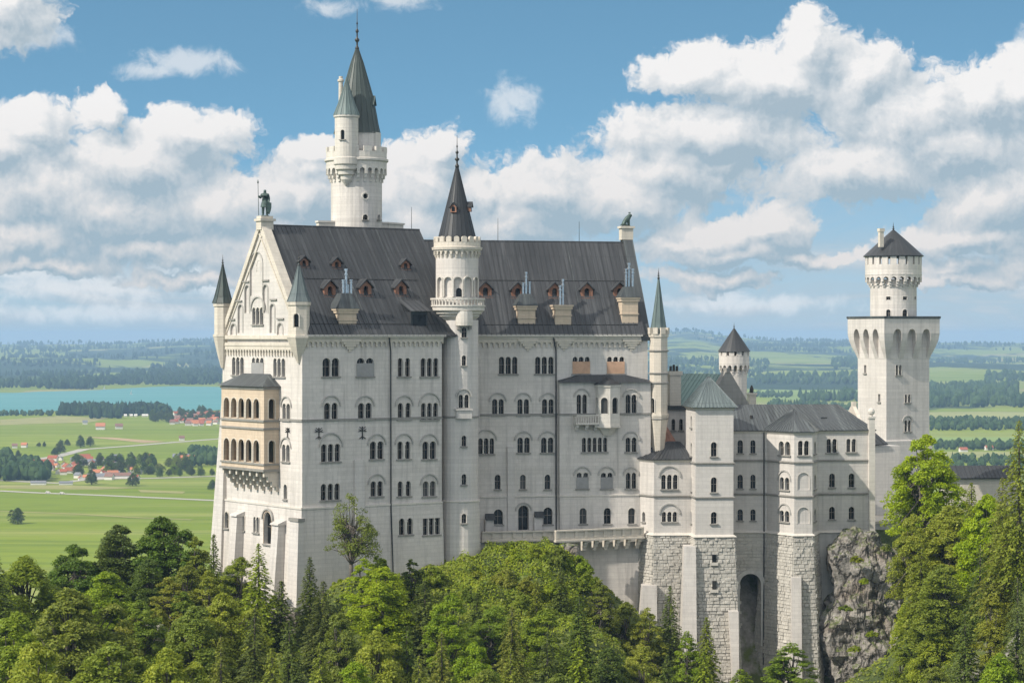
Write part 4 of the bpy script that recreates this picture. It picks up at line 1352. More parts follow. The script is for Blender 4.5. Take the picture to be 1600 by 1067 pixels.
hip(MB(), main_, ZE_m, [r1, (44, 369.2, -10.75), r2, r2, r1], .35).obj('roof', 'greyroof', kem)
bap = (43.5, 362.2, -11.2); bbk = (43.8, 367.0, -11.0)
hip(MB(), bayp, ZE_m, [bap, bap, bap, bap], .4).obj('roof', 'greyroof', kem)
m = MB()                                              # stepped gable at the end of the roof
fe = Frame(54.6, 362.5, 96)
m.outline(fe, [(-.2, -15), (7, -15), (7, -10.2), (6, -10.2), (6, -11.0), (3.2, -12.6), (1.2, -13.9), (-.2, -14.3)], -.5, .1)
m.outline(fe, [(7.02, -15), (13.5, -15), (13.5, -14.4), (7.8, -11.2), (7.02, -10.9)], -.5, .1)
m.obj('gable', 'sandpale', kem)
m = MB()
for x, y in ((598, 648), (1003, 650)):
    pass
m.tube((37.2, 364.5, -13.2), (37.2, 364.5, -12.2), .22, .22, 8); m.box(Frame(37.0, 364, 5), 0, .9, -.4, 0, -13.3, -12.95)
m.obj('roof_vent', 'iron', kem)
m = MB().box(Frame(48.0, 364.6, 8), 0, 1.0, -.8, 0, -13.2, -12.5); m.obj('roof_hatch', 'slate', kem)
m = MB().path([(38.75, 360.85, ZE_m), (38.75, 360.8, ZK3), (38.6, 360.1, -46), (38.5, 359.6, -60)], [.10] * 4, 7); m.obj('downpipe', 'pipe', kem)

# ---- rough stone base with real blocks
def rustic(mb, p0, p1, q0, q1, z0, z1, rnd, bh=.55, bl=1.25, skip=None):
    """cover the leaning face between the lower edge p0-p1 at z0 and the upper edge q0-q1 at z1 with rough hewn blocks"""
    p0, p1, q0, q1 = (Vector((*a, z)) for a, z in ((p0, z0), (p1, z0), (q0, z1), (q1, z1)))
    nrm = (p1 - p0).cross(q0 - p0).normalized()
    rows = max(1, int((z1 - z0) / bh))
    L = (p1 - p0).length
    f0 = 0.0
    cuts = [0.0]
    for _ in range(rows):
        cuts.append(cuts[-1] + rnd.uniform(.72, 1.28))
    cuts = [c / cuts[-1] for c in cuts]
    for i in range(rows):
        a, b = cuts[i], cuts[i + 1]
        x = -rnd.random() * bl
        while x < L:
            w_ = bl * rnd.uniform(.5, 1.5)
            s0, s1 = max(0, x) / L, min(L, x + w_) / L
            x += w_
            if s1 - s0 < .12 / L:
                continue
            P = lambda s, f: (p0.lerp(p1, s)).lerp(q0.lerp(q1, s), f)
            if skip and skip(P((s0 + s1) / 2, (a + b) / 2)):
                continue
            g0, g1 = .012 / L, .012 / (z1 - z0)
            c = [P(s0 + g0, a + g1), P(s1 - g0, a + g1), P(s1 - g0, b - g1), P(s0 + g0, b - g1)]
            out = rnd.uniform(.04, .24) if bh > .45 else rnd.uniform(.03, .12)
            k = rnd.uniform(.10, .22)
            cm = sum(c, Vector()) / 4
            f_ = [v.lerp(cm, k * rnd.uniform(.5, 1.2)) + nrm * out * rnd.uniform(.65, 1.15) for v in c]
            bk = [v - nrm * .06 for v in c]
            o = len(mb.v)
            mb.v += [tuple(v) for v in bk + c + f_]
            for j in range(4):
                jj = (j + 1) % 4
                mb.f.append((o + j, o + jj, o + 4 + jj, o + 4 + j))
                mb.f.append((o + 4 + j, o + 4 + jj, o + 8 + jj, o + 8 + j))
            mb.f.append((o + 8, o + 9, o + 10, o + 11))
rnd = random.Random(3)
ZB = -64.0
archc = []
for nm, poly, sides, bat in (('low', low, (4, 0, 1), 1.5), ('tower', bayt, (3, 0, 1), 1.6), ('main', main_, (0, 1), .6), ('bay', bayp, (0, 1, 2), 1.7)):
    top, bot = offset(poly, .12), offset(poly, bat)
    core = MB().loft([(ZB, bot), (ZK3 - .02, top)]).obj('base', 'base' if nm == 'main' else 'rustic', kem)
    if nm == 'main':
        c_ = MB()
        f_, _ = edge(main_, 0)
        o_ = arch((f_.u(1156, .6) + f_.u(1189, .6)) / 2, -62, f_.u(1189, .6) - f_.u(1156, .6), f_.z(1172, 896, .5) + 62, seg=14)
        c_.outline(f_, o_, -7, 3)
        carve(core, c_)
        MB().outline(f_, grow(o_, sum(a for a, _ in o_) / len(o_), .02), -6.9, -6.8).obj('back_wall', 'rustic', core)
        m = MB().strip(f_, o_, grow(o_, (o_[0][0] + o_[-1][0]) / 2, .55), -.2, .62)
        m.obj('arch', 'base', core)
    mb = MB()
    n = len(poly)
    for i in sides:
        j = (i + 1) % n
        sk = None
        if nm == 'main' and i == 0:
            x0, x1 = xat(1154, 360.5), xat(1194, 360.5)
            sk = lambda v: (x0 < v.x < x1 and v.z < zat(892, 360.5)) or v.x > 47.5
        if nm == 'main' and i == 1:
            continue
        rustic(mb, bot[i], bot[j], top[i], top[j], ZB, ZK3 - .05, rnd, .50 if nm != 'main' else .42, .95, sk)
    mb.obj('rough_stone_facing', 'rustic', core, fix=False)
    if nm == 'tower':
        f_, _ = edge(poly, 0)
        for px, y0, y1 in ((1116, 866, 878), (1116, 907, 920)):
            MB().box(f_, f_.u(px - 3.2, .6), f_.u(px + 3.2, .6), .3, f_.s * 0 + .12 + (ZK3 - f_.z(px, y1)) * .0455 + .3, f_.z(px, y1, .6), f_.z(px, y0, .6)).obj('slit_window', 'glass', core)
            MB().box(f_, f_.u(px - 6, .6), f_.u(px + 6, .6), .3, .12 + (ZK3 - f_.z(px, y1)) * .0455 + .42, f_.z(px, y1, .6) - .5, f_.z(px, y1, .6) - .05).obj('sill', 'trim', core)
m = MB()
for nm in walls:
    pl = walls[nm][2]
    m.loft([(ZK3 - .12, offset(pl, .1)), (ZK3 - .02, offset(pl, .42)), (ZK3 + .16, offset(pl, .30)), (ZK3 + .30, offset(pl, .02))])
m.obj('base_ledge', 'trim', kem)
# smooth buttresses
def kbut(x0, x1, y_top, z_top, y_foot, z_foot, wid_foot=0.0, back=3.0, mat='palewall'):
    m = MB()
    m.hexa([(x0 - wid_foot, y_foot, z_foot), (x1, y_foot, z_foot), (x1, y_top + back, z_foot), (x0 - wid_foot, y_top + back, z_foot)],
           [(x0, y_top, z_top), (x1, y_top, z_top), (x1, y_top + back, z_top), (x0, y_top + back, z_top)])
    m.obj('buttress', mat, kem)
Y = 352.2
kbut(xat(1069, Y), xat(1087.5, Y), Y, zat(853, Y), 349.3, -58, .9)
Y = 355.0
kbut(xat(1003, Y), xat(1026, Y), Y - .6, zat(914, Y), 353.2, -58, 1.6)
Y = 354.0
kbut(xat(1237, Y), xat(1252, Y), Y, zat(902, Y), 352.2, -60, .2)
Y = 350.8
kbut(xat(1139, Y), xat(1154, Y), Y, zat(955, Y), 348.5, -62, -1.0)

# =================================================================== KNIGHTS' HOUSE behind
kn = thing('gabled_house', 'house with weathered green copper roof and brown stone gable behind the pale castle house', 'castle house', (34, 376, -46))
FKn = Frame(34.3, 375.0, 50.0)
ze, zr, hwk, rl = -11.5, -6.1, 6.1, 12.0
m = MB()
m.outline(FKn, [(-hwk, -46), (hwk, -46), (hwk, ze), (.2, zr), (-.2, zr), (-hwk, ze)], -rl, 0)
m.obj('wall', 'sandpale', kn)
m = MB()
m.outline(FKn, [(-hwk - .2, ze - .6), (hwk + .2, ze - .6), (hwk + .4, ze + .1), (.35, zr + .75), (-.35, zr + .75), (-hwk - .4, ze + .1)], -.5, .25)
m.outline(FKn, [(-.5, zr + .3), (.5, zr + .3), (.5, zr + 1.1), (-.5, zr + 1.1)], -.6, .35)
m.obj('gable', 'darktrim', kn)
m = MB()
roof_plane(m, FKn.w(-hwk - .5, -.5, ze - .4), FKn.w(-hwk - .5, -rl - .3, ze - .4), FKn.w(0, -rl - .3, zr), FKn.w(0, -.5, zr))
roof_plane(m, FKn.w(hwk + .5, -.5, ze - .4), FKn.w(hwk + .5, -rl - .3, ze - .4), FKn.w(0, -rl - .3, zr), FKn.w(0, -.5, zr))
m.obj('roof', 'greencopper', kn)
wl = thing('courtyard_wing', 'pale courtyard wing with small windows seen between corner turret and square stair bay', 'castle wing', (26, 372, -46))
fw_ = Frame(xat(1036, 371), 371, 8)
m = MB().box(fw_, 0, 6, -5, 0, -46, zat(640, 371)); wlw = m.obj('wall', 'palewall', wl)
c_ = MB()
for px, y0, y1 in ((1052, 655, 672), (1064, 655, 672), (1052, 690, 705)):
    window(wl, fw_, px, y0, y1, 1, 5, cut=c_)
carve(wlw, c_)
m = MB().box(fw_, -.2, 6.2, -5, .5, zat(640, 371) + .01, zat(634, 371)); m.obj('eave', 'slate', wl)
m = MB(); f3 = Frame(xat(1032, 366), 366, 8)
roof_plane(m, f3.w(0, 0, zat(700, 366)), f3.w(3, 0, zat(700, 366)), f3.w(1.6, -3, zat(668, 366)), f3.w(.2, -3, zat(668, 366))); m.obj('lean_to_roof', 'wood', wl)
ch = thing('chimney_stack', 'beige stone chimney with dark pots beside the corner turret', 'chimney', (xat(1055, 372), 372, -12))
m = MB()
fc = Frame(xat(1047, 372), 372, 20)
m.box(fc, 0, 1.9, -1.5, 0, -13, zat(586, 372)); m.box(fc, -.2, 2.1, -1.7, .2, zat(586, 372), zat(580, 372)); m.obj('shaft', 'sandpale', ch)
for k in range(3):
    MB().lathe(*fc.w(.4 + .55 * k, -.7, 0)[:2], [(.22, zat(580, 372)), (.2, zat(572 - 2 * (k == 1), 372))], 8).obj('chimney_pot', 'iron', ch)
ch = thing('chimney_stack', 'small beige chimney with dark cowl beside the brown gable', 'chimney', (xat(1178, 384), 384, -15))
m = MB()
fc = Frame(xat(1172, 384), 384, 20)
m.box(fc, 0, 1.1, -1.1, 0, -16, zat(617, 384)); m.box(fc, -.15, 1.25, -1.25, .15, zat(617, 384), zat(614, 384)); m.obj('shaft', 'sandpale', ch)
MB().lathe(*fc.w(.55, -.55, 0)[:2], [(.3, zat(614, 384)), (.35, zat(608, 384)), (.1, zat(602, 384))], 8).obj('cowl', 'iron', ch)
# small round tower behind it
sx2, sy2 = xat(1147, 395.0), 395.0
rt = thing('small_round_tower', 'small round white tower with corbelled battlement and brown cone roof behind the green copper roof', 'tower', (sx2, sy2, -46))
k2 = lambda y: zat(y, 392.5)
MB().lathe(sx2, sy2, [(2.15, -46), (2.15, k2(580))], 24).obj('wall', 'limestone', rt)
m = MB()
ring_corbels(m, sx2, sy2, 2.13, 2.55, k2(586), k2(566), 16, .34)
m.lathe(sx2, sy2, [(2.1, k2(570)), (2.55, k2(569)), (2.55, k2(556)), (2.2, k2(556))], 24)
merlons(m, sx2, sy2, 2.55, k2(556), k2(549.5), 12, .4, .66)
m.obj('battlement', 'limestone', rt)
m = MB().lathe(sx2, sy2, [(2.2, k2(550)), (2.78, k2(549.5)), (1.5, k2(532)), (.05, k2(512))], 20)
m.obj('roof', 'slate', rt)
finial(sx2, sy2, k2(513), k2(504), rt, .4)

# =================================================================== GATE TOWER (square, with round top)
AG = 24.8
FGa = Frame(64.6, 405.0, AG)
GW = 8.9
gx, gy = FGa.w(GW / 2, -GW / 2, 0)[:2]
gt = thing('square_tower', 'square white tower with flared arched platform and round battlemented top under a dark cone roof', 'tower', (gx, gy, -46))
def gsq(o, z):
    return (z, rect(FGa, -o, GW + o, -GW - o, o))
g_ = lambda y: zat(y, 405.0)
FGl = Frame(*FGa.w(0, -GW, 0)[:2], AG - 90)
m = MB().loft([gsq(.55, -48), gsq(.35, g_(690)), gsq(.35, g_(689)), gsq(0, g_(688)), gsq(0, g_(561)), gsq(.3, g_(553)), gsq(.75, g_(543)), gsq(1.12, g_(532)), gsq(1.28, g_(521)), gsq(1.28, g_(497.5))])
gwall = m.obj('wall', 'palewall', gt)
c_ = MB()
for fr in (FGa, FGl):
    for i in range(3):
        uc = GW * (i + .5) / 3
        c_.outline(fr, arch(uc, g_(560), 1.85, g_(514) - g_(560), 'point', 7), .015, 2.5)
window(gt, FGa, 1404, 571, 586, 2, 8, kind='flat', cut=c_)
window(gt, FGa, 1418, 680 - 63, 629, 2, 8, kind='flat', cut=c_)
window(gt, FGa, 1418, 657, 674, 2, 9, kind='round', cut=c_, hood=True)
window(gt, FGl, 1352, 571, 583, 1, 3, kind='flat', cut=c_)
window(gt, FGl, 1374, 616, 628, 1, 3, kind='flat', cut=c_)
carve(gwall, c_)
m = MB().loft([gsq(1.3, g_(498)), gsq(1.42, g_(497)), gsq(1.42, g_(494))]); m.obj('platform_edge', 'greyroof', gt)
h_ = lambda y: zat(y, 407.0)
m = MB().lathe(gx, gy, [(4.03, g_(495)), (4.03, h_(436))], 32)
gd = m.obj('drum', 'limestone', gt)
c_ = MB()
for px, y0, y1, kd, wp in ((1388, 464, 468.5, 'flat', 6), (1414, 464, 468.5, 'flat', 6), (1388, 484, 495, 'round', 6), (1414, 484, 495, 'round', 7), (1430, 464, 468, 'flat', 2)):
    window(gt, tangent(gx, gy, 4.03, px), px, y0, y1, 1, wp, kind=kd, cut=c_, sill=False)
carve(gd, c_)
m = MB().lathe(gx, gy, [(4.1, h_(447)), (4.18, h_(446)), (4.18, h_(444.5)), (4.1, h_(444))], 32)
ring_corbels(m, gx, gy, 4.0, 4.9, h_(448), h_(429), 22, .45)
m.lathe(gx, gy, [(4.0, h_(431)), (4.9, h_(430)), (4.95, h_(428)), (4.9, h_(427)), (4.9, h_(413)), (4.4, h_(413))], 32)
merlons(m, gx, gy, 4.9, h_(413), h_(400.5), 20, .5, .70)
m.obj('battlement', 'limestone', gt)
m = MB().lathe(gx, gy, [(4.3, h_(402)), (5.25, h_(400)), (5.25, h_(399)), (2.6, h_(377)), (.08, h_(357))], 24)
m.obj('roof', 'slate', gt)
finial(gx, gy, h_(358.5), h_(346), gt, .7)
m = MB().box(Frame(xat(1375, 407), 407, 20), 0, .75, -.7, 0, h_(386), h_(362)); m.box(Frame(xat(1374, 407), 407, 20), 0, 1.0, -.8, .12, h_(362), h_(357)); m.obj('chimney', 'sandpale', gt)

# low wing between the house and the square tower
lw_ = thing('gate_wing', 'low pale wing with small dark lean-to roof joining the castle house and the square tower', 'castle wing', (58, 385, -46))
fl = Frame(xat(1364, 384), 384, 18)
MB().box(fl, -2, 5.0, -14, 0, -46, zat(697, 384)).obj('wall', 'palewall', lw_)
m = MB(); roof_plane(m, fl.w(-2, .3, zat(697, 384)), fl.w(2.6, .3, zat(695, 384)), fl.w(1.2, -7, zat(660, 384)), fl.w(-2, -7, zat(660, 384))); m.obj('roof', 'slate', lw_)
fore = thing('forecourt', 'small pale paved forecourt with dark retaining wall beside the castle house', 'forecourt', (60, 380, -46))
fq = Frame(xat(1366, 372), 372, 8)
MB().box(fq, -1, 8, -12, 0, -48, zat(818, 372)).obj('retaining_wall', 'base', fore)
MB().box(fq, -1, 8, -12, .3, zat(818, 372) + .004, zat(814, 372)).obj('paving', 'sandpale', fore)

# =================================================================== long dark-roofed building at the gate
gh = thing('long_outbuilding', 'long low outbuilding with dark roof among trees beyond the square tower', 'outbuilding', (90, 430, -40))
fo = Frame(xat(1482, 430), 430, 4)
zr0 = zat(747, 430)
MB().box(fo, 0, 13, -6, 0, -46, zr0).obj('wall', 'sandpale', gh)
m = MB(); roof_plane(m, fo.w(-.4, .6, zr0 - .1), fo.w(13.4, .6, zr0 - .1), fo.w(13.2, -3, zr0 + 2.0), fo.w(-.2, -3, zr0 + 2.0)); m.obj('roof', 'slate', gh)

# =================================================================== STATUES on the gables
def bake(o):
    bpy.context.view_layer.update()
    me = bpy.data.meshes.new_from_object(o.evaluated_get(bpy.context.evaluated_depsgraph_get()))
    o.modifiers.clear()
    old = o.data; o.data = me
    bpy.data.meshes.remove(old)
    me.name = o.name
def skin(name, verts, edges, radii, mat, parent, sub=2, root=None, loc=None):
    me = bpy.data.meshes.new(name)
    me.from_pydata(verts, edges, [])
    o = bpy.data.objects.new(name, me)
    COL.objects.link(o)
    if parent: o.parent = parent
    if loc: o.location = loc
    me.materials.append(M[mat])
    md = o.modifiers.new('skin', 'SKIN')
    for i, r in enumerate(radii):
        rr = r if isinstance(r, tuple) else (r, r)
        me.skin_vertices[0].data[i].radius = rr
    me.skin_vertices[0].data[0].use_root = True
    md.use_smooth_shade = True
    o.modifiers.new('sub', 'SUBSURF').levels = sub
    o.modifiers['sub'].render_levels = sub
    bake(o)
    for p in o.data.polygons: p.use_smooth = True
    return o
kx, ky, kz = FG.w(hw, -.6, ZR + 1.5)
knight = thing('statue', 'green bronze knight statue with lance and shield on the peak of the west gable', 'statue', (kx, ky, kz))
Hk = 3.9
V = [(0, 0, .52), (0, 0, .63), (0, 0, .74), (0, 0, .80), (0, .0, .855), (0, -.01, .92), (0, -.01, .985),
     (-.055, 0, .47), (-.065, -.02, .27), (-.075, 0, .04), (-.09, -.05, .015),
     (.055, 0, .47), (.085, -.04, .27), (.075, .02, .04), (.085, -.04, .015),
     (-.11, 0, .785), (-.17, -.02, .66), (-.21, -.06, .72), (-.225, -.07, .76),
     (.11, 0, .785), (.15, -.01, .65), (.145, -.06, .53), (.145, -.08, .48)]
E = [(0, 1), (1, 2), (2, 3), (3, 4), (4, 5), (5, 6), (0, 7), (7, 8), (8, 9), (9, 10), (0, 11), (11, 12), (12, 13), (13, 14),
     (3, 15), (15, 16), (16, 17), (17, 18), (3, 19), (19, 20), (20, 21), (21, 22)]
Rr = [.11, .10, .125, .115, .045, .062, .045, .075, .06, .045, .04, .075, .06, .045, .04, .062, .05, .04, .036, .062, .05, .04, .036]
kb = skin('body', [(x * Hk, y * Hk, z * Hk) for x, y, z in V], E, [r * Hk for r in Rr], 'bronze', knight)
def local(mb, name, mat, parent):
    return mb.obj(name, mat, parent, root=(0, 0, 0))
m = MB().tube((-.225 * Hk, -.075 * Hk, .02 * Hk), (-.25 * Hk, -.07 * Hk, 1.22 * Hk), .05, .04, 6)
m.lathe(-.251 * Hk, -.07 * Hk, [(.03, 1.2 * Hk), (.13, 1.24 * Hk), (.01, 1.36 * Hk)], 6)
local(m, 'lance', 'bronze', knight)
m = MB()
sh = [(-.34, 1.9), (.0, 1.98), (.36, 1.9), (.36, 1.2), (.22, .6), (.02, .18), (-.2, .6), (-.34, 1.2)]
m.outline(Frame(.62, -.42, 20), sh, -.1, .06)
local(m, 'shield', 'bronze', knight)
m = MB().lathe(0, 0, [(.62, 0 - .02), (.62, .08), (.4, .1)], 12); local(m, 'plinth', 'bronze', knight)
m = MB().lathe(0, 0, [(.66, 1.3), (.55, 1.75), (.48, 2.05), (.36, 2.25)], 10); local(m, 'tunic', 'bronze', knight)
lx, ly, lz = FEe.w(eh, -.4, ZRE + 2.75)
lion = thing('statue', 'green bronze lion statue sitting on the east gable of the hall', 'statue', (lx, ly, lz))
V = [(-.55, 0, .45), (-.2, 0, .85), (.2, 0, 1.2), (.42, 0, 1.5), (.62, 0, 1.78), (.98, 0, 1.66),
     (-.5, -.3, .35), (-.05, -.36, .22), (-.1, -.36, .06), (.15, -.36, .05), (-.5, .3, .35), (-.05, .36, .22), (-.1, .36, .06), (.15, .36, .05),
     (.3, -.26, 1.0), (.38, -.26, .5), (.4, -.26, .08), (.58, -.26, .06), (.3, .26, 1.0), (.38, .26, .5), (.4, .26, .08), (.58, .26, .06),
     (-.85, 0, .25), (-1.05, 0, .1)]
E = [(0, 1), (1, 2), (2, 3), (3, 4), (4, 5), (0, 6), (6, 7), (7, 8), (8, 9), (0, 10), (10, 11), (11, 12), (12, 13), (2, 14), (14, 15), (15, 16), (16, 17),
     (2, 18), (18, 19), (19, 20), (20, 21), (0, 22), (22, 23)]
Rr = [.36, .40, .42, .40, .36, .17, .24, .17, .10, .09, .24, .17, .10, .09, .2, .13, .10, .09, .2, .13, .10, .09, .09, .07]
lb = skin('body', V, E, Rr, 'bronze', lion, 2)
lb.rotation_euler = (0, 0, R(18)); 
m = MB()
for s_ in (-1, 1):
    m.lathe(.52, s_ * .24, [(.02, 2.0), (.11, 2.08), (.10, 2.2), (.01, 2.26)], 6)
ea = local(m, 'ears', 'bronze', lion); ea.rotation_euler = (0, 0, R(18))
# =================================================================== PLANTS: materials and prototypes
def leaf_mat(name, dark, mid, light, trans=.35):
    m, t = new_mat(name)
    geo = t.n('ShaderNodeNewGeometry')
    oi = t.n('ShaderNodeObjectInfo')
    pos = t.n('ShaderNodeTexCoord').outputs['Object']
    nz = t.noise(pos, .45, 3.0, .6)
    f = t.m('ADD', t.m('MULTIPLY', geo.outputs['Random Per Island'], .55), t.m('MULTIPLY', t.mr(nz, .3, .7), .5))
    c = t.mix(t.mr(f, 0.0, .5), dark, mid)
    c = t.mix(t.mr(f, .5, 1.0), c, light)
    hs = t.n('ShaderNodeHueSaturation', {'Hue': t.mr(oi.outputs['Random'], 0, 1, .485, .515), 'Saturation': t.mr(oi.outputs['Random'], 0, 1, .92, 1.06),
                                         'Value': t.mr(oi.outputs['Random'], 0, 1, .85, 1.18), 'Color': c})
    b = t.n('ShaderNodeBsdfPrincipled', {'Base Color': hs.outputs[0], 'Roughness': .55, 'Specular IOR Level': .3})
    tr = t.n('ShaderNodeBsdfTranslucent', {0: t.mix(.35, hs.outputs[0], (light[0] * 1.3, light[1] * 1.25, light[2]))})
    mx = t.n('ShaderNodeMixShader', {0: trans, 1: b.outputs[0], 2: tr.outputs[0]})
    t.n('ShaderNodeOutputMaterial', {0: mx.outputs[0]})
    M[name] = m
leaf_mat('leaf_bright', (.11, .150, .010), (.26, .325, .022), (.45, .48, .045), .42)
leaf_mat('leaf_mid', (.075, .115, .010), (.19, .255, .019), (.33, .385, .035), .40)
leaf_mat('leaf_dark', (.032, .058, .010), (.082, .125, .016), (.155, .205, .025))
leaf_mat('leaf_yellow', (.12, .14, .012), (.23, .25, .022), (.36, .36, .045))
leaf_mat('leaf_olive', (.075, .115, .014), (.17, .23, .026), (.28, .33, .045), .40)
leaf_mat('needle', (.04, .066, .013), (.105, .15, .022), (.21, .255, .035), .3)
leaf_mat('needle_light', (.08, .115, .012), (.20, .25, .022), (.36, .39, .045), .35)
M['bark'] = plain('grey_brown_bark', (.10, .085, .07), .9, 0, .35, 2.0, .5)

rng = np.random.default_rng(11)
def quads(name, p, nr, size, mat, parent=None, aspect=.55, up=None):
    """one mesh of leaf-shaped faces"""
    N = len(p)
    nr = nr / (np.linalg.norm(nr, axis=1, keepdims=True) + 1e-9)
    r = rng.normal(size=(N, 3)) if up is None else up
    t1 = np.cross(nr, r); t1 /= np.linalg.norm(t1, axis=1, keepdims=True) + 1e-9
    t2 = np.cross(nr, t1)
    s_ = size[:, None] * .5
    bend = nr * s_ * .22
    v = np.stack([p - t1 * s_, p - t2 * s_ * aspect + bend, p + t1 * s_, p + t2 * s_ * aspect + bend], 1).reshape(-1, 3)
    me = bpy.data.meshes.new(name)
    me.vertices.add(4 * N); me.vertices.foreach_set('co', v.ravel())
    me.loops.add(4 * N); me.loops.foreach_set('vertex_index', np.arange(4 * N, dtype=np.int32))
    me.polygons.add(N); me.polygons.foreach_set('loop_start', np.arange(0, 4 * N, 4, dtype=np.int32))
    me.update(calc_edges=True)
    me.materials.append(M[mat])
    o = bpy.data.objects.new(name, me)
    COL.objects.link(o)
    if parent: o.parent = parent
    return o

def hide_proto(o):
    for c in [o] + list(o.children):
        COL.objects.unlink(c)

PROTO = {}
def broadleaf(key, h, cr, seed, clumps=58, per=270, leaf=.33, trunk_h=.12, open_=0.0, flat=1.0):
    r = np.random.default_rng(seed); rp = random.Random(seed)
    t = bpy.data.objects.new('broadleaf_tree', None); COL.objects.link(t)
    m = MB()
    bend = [rp.uniform(-.5, .5) for _ in range(2)]
    tz = h * .62
    tp = [(bend[0] * f * f, bend[1] * f * f, tz * f - .6 * (f == 0)) for f in (0, .25, .5, .75, 1)]
    rb = h * .022
    m.path(tp, [rb * 1.25, rb, rb * .8, rb * .55, rb * .3], 7)
    cz, ch = h * (.5 + trunk_h * .5), h * (.5 - trunk_h * .5)
    P_, N_, S_ = [], [], []
    lob = r.uniform(.78, 1.12, 9)
    # a few leaders, each with its own dome of boughs, so that the outline is uneven
    lead = [(0.0, 0.0, 1.0, 1.0)]
    for k in range(r.integers(4, 7)):
        a = r.uniform(0, 6.28); q_ = r.uniform(.35, .72) * cr
        lead.append((q_ * math.cos(a), q_ * math.sin(a), r.uniform(.55, .88), r.uniform(.42, .66)))
    tot = sum(l[3] ** 2 for l in lead)
    for lx, ly, lh, lr in lead:
        nc = max(14, int(clumps * 2.3 * lr ** 2 / tot))
        top_z, bot_z = h * lh, h * trunk_h * (.6 + .6 * (1 - lr))
        for i in range(nc):
            f = r.uniform(0, 1) ** .75                      # 0 at the foot of the dome, 1 at its tip
            env = cr * .92 * lr * (math.sin(math.pi * min(1, .16 + f * .84)) ** .55 * (1 - f * .55) + .05)
            a = r.uniform(0, 6.28); q_ = env * r.uniform(.35, 1.0) ** .6 * (.8 + .3 * lob[int(a / 6.2832 * 9) % 9])
            c = np.array([lx + q_ * math.cos(a) + bend[0] * .6, ly + q_ * math.sin(a) + bend[1] * .6, bot_z + (top_z - bot_z) * f * .97])
            sz = r.uniform(.10, .21) * cr * (1.1 - .35 * f)
            n = int(per * r.uniform(.30, .62) * (1 - open_))
            q = r.normal(size=(n, 3)); q /= np.linalg.norm(q, axis=1, keepdims=True)
            rr = r.uniform(.15, 1.0, (n, 1)) ** .5
            pp = c + q * rr * sz * np.array([1.28, 1.28, .80 * flat])
            out = np.array([math.cos(a), math.sin(a)])
            along = (pp[:, :2] - c[:2]) @ out
            pp[:, 2] -= .26 * along + .10 * ((pp[:, :2] - c[:2]) ** 2).sum(1) / max(sz, .3)
            P_.append(pp)
            N_.append(q * .45 + r.normal(size=(n, 3)) * .6 + np.array([out[0] * .35, out[1] * .35, .75]))
            S_.append(r.uniform(.55, 1.4, n) * leaf)
            if i % 4 == 0 or open_ > .3:
                b = tp[min(4, 1 + int(rp.random() * 3.6))]
                mid = ((b[0] + c[0]) / 2 + rp.uniform(-.3, .3), (b[1] + c[1]) / 2 + rp.uniform(-.3, .3), (b[2] + c[2]) / 2 - .2)
                m.path([b, mid, tuple(c)], [rb * .4, rb * .26, rb * .08], 5)
    tk = m.obj('trunk', 'bark', t, root=(0, 0, 0), smooth=True)
    quads('crown', np.concatenate(P_), np.concatenate(N_), np.concatenate(S_), 'leaf_mid', t)
    hide_proto(t)
    PROTO[key] = (t, h, cr * 2)
def spruce(key, h, cr, seed, dens=1.0, droop=.35, leaf=.5):
    r = np.random.default_rng(seed)
    t = bpy.data.objects.new('spruce_tree', None); COL.objects.link(t)
    m = MB()
    m.path([(0, 0, -.6), (.05, 0, h * .5), (0, 0, h * .99)], [h * .017, h * .010, .03], 7)
    P_, N_, S_, U_ = [], [], [], []
    z = h * .06
    while z < h * .985:
        f = z / h
        L0 = cr * (1 - f) ** .82 * (1.0 if f > .18 else .75 + f * 1.4) + .12
        nb = max(4, int(7 * (1 - f) + 4))
        a0 = r.uniform(0, 6.28)
        for k in range(nb):
            a = a0 + 6.283 * k / nb + r.uniform(-.28, .28)
            L = L0 * r.uniform(.62, 1.18)
            n = max(7, int(L * 17 * dens))
            s = r.uniform(.12, 1.0, n) ** .75
            side = r.uniform(-1, 1, n) * (.10 + .30 * s) * L * .5
            dx, dy = math.cos(a), math.sin(a)
            zz = z + L * (.18 * s - droop * s * s * 1.5) + r.normal(0, .07, n)
            p = np.stack([dx * s * L - dy * side, dy * s * L + dx * side, zz - np.abs(side) * .25], 1)
            P_.append(p)
            N_.append(np.array([dx * .35, dy * .35, .9]) + r.normal(0, .38, (n, 3)))
            U_.append(np.tile([-dy, dx, 0.0], (n, 1)) + r.normal(0, .45, (n, 3)))
            S_.append(r.uniform(.6, 1.3, n) * leaf * (.55 + .5 * (1 - f)))
            if k % 2 == 0 and f < .9:
                m.tube((0, 0, z), (dx * L * .8, dy * L * .8, z + L * (.14 - droop * .9)), .05 * (1 - f) + .015, .012, 4)
        z += (.26 + .34 * (1 - f)) * (h / 16) ** .5
    m.obj('trunk', 'bark', t, root=(0, 0, 0), smooth=True)
    quads('crown', np.concatenate(P_), np.concatenate(N_), np.concatenate(S_), 'needle', t, .5, np.concatenate(U_))
    hide_proto(t)
    PROTO[key] = (t, h, cr * 2)
broadleaf('oak', 15, 5.2, 1, 100, 300)
broadleaf('beech', 16, 4.6, 2, 100, 290)
broadleaf('maple', 14, 5.0, 3, 92, 280, flat=.85)
broadleaf('ash', 15, 4.3, 4, 86, 270, .31, .12, .06)
broadleaf('birch', 13, 3.4, 5, 68, 240, .28, .1, .12)
broadleaf('slim', 12, 2.6, 6, 54, 230, .30, .15)
broadleaf('sparse', 11.5, 4.4, 21, 30, 210, .26, .30, .45)
broadleaf('shrub', 3.2, 2.0, 8, 34, 150, .26, .05)
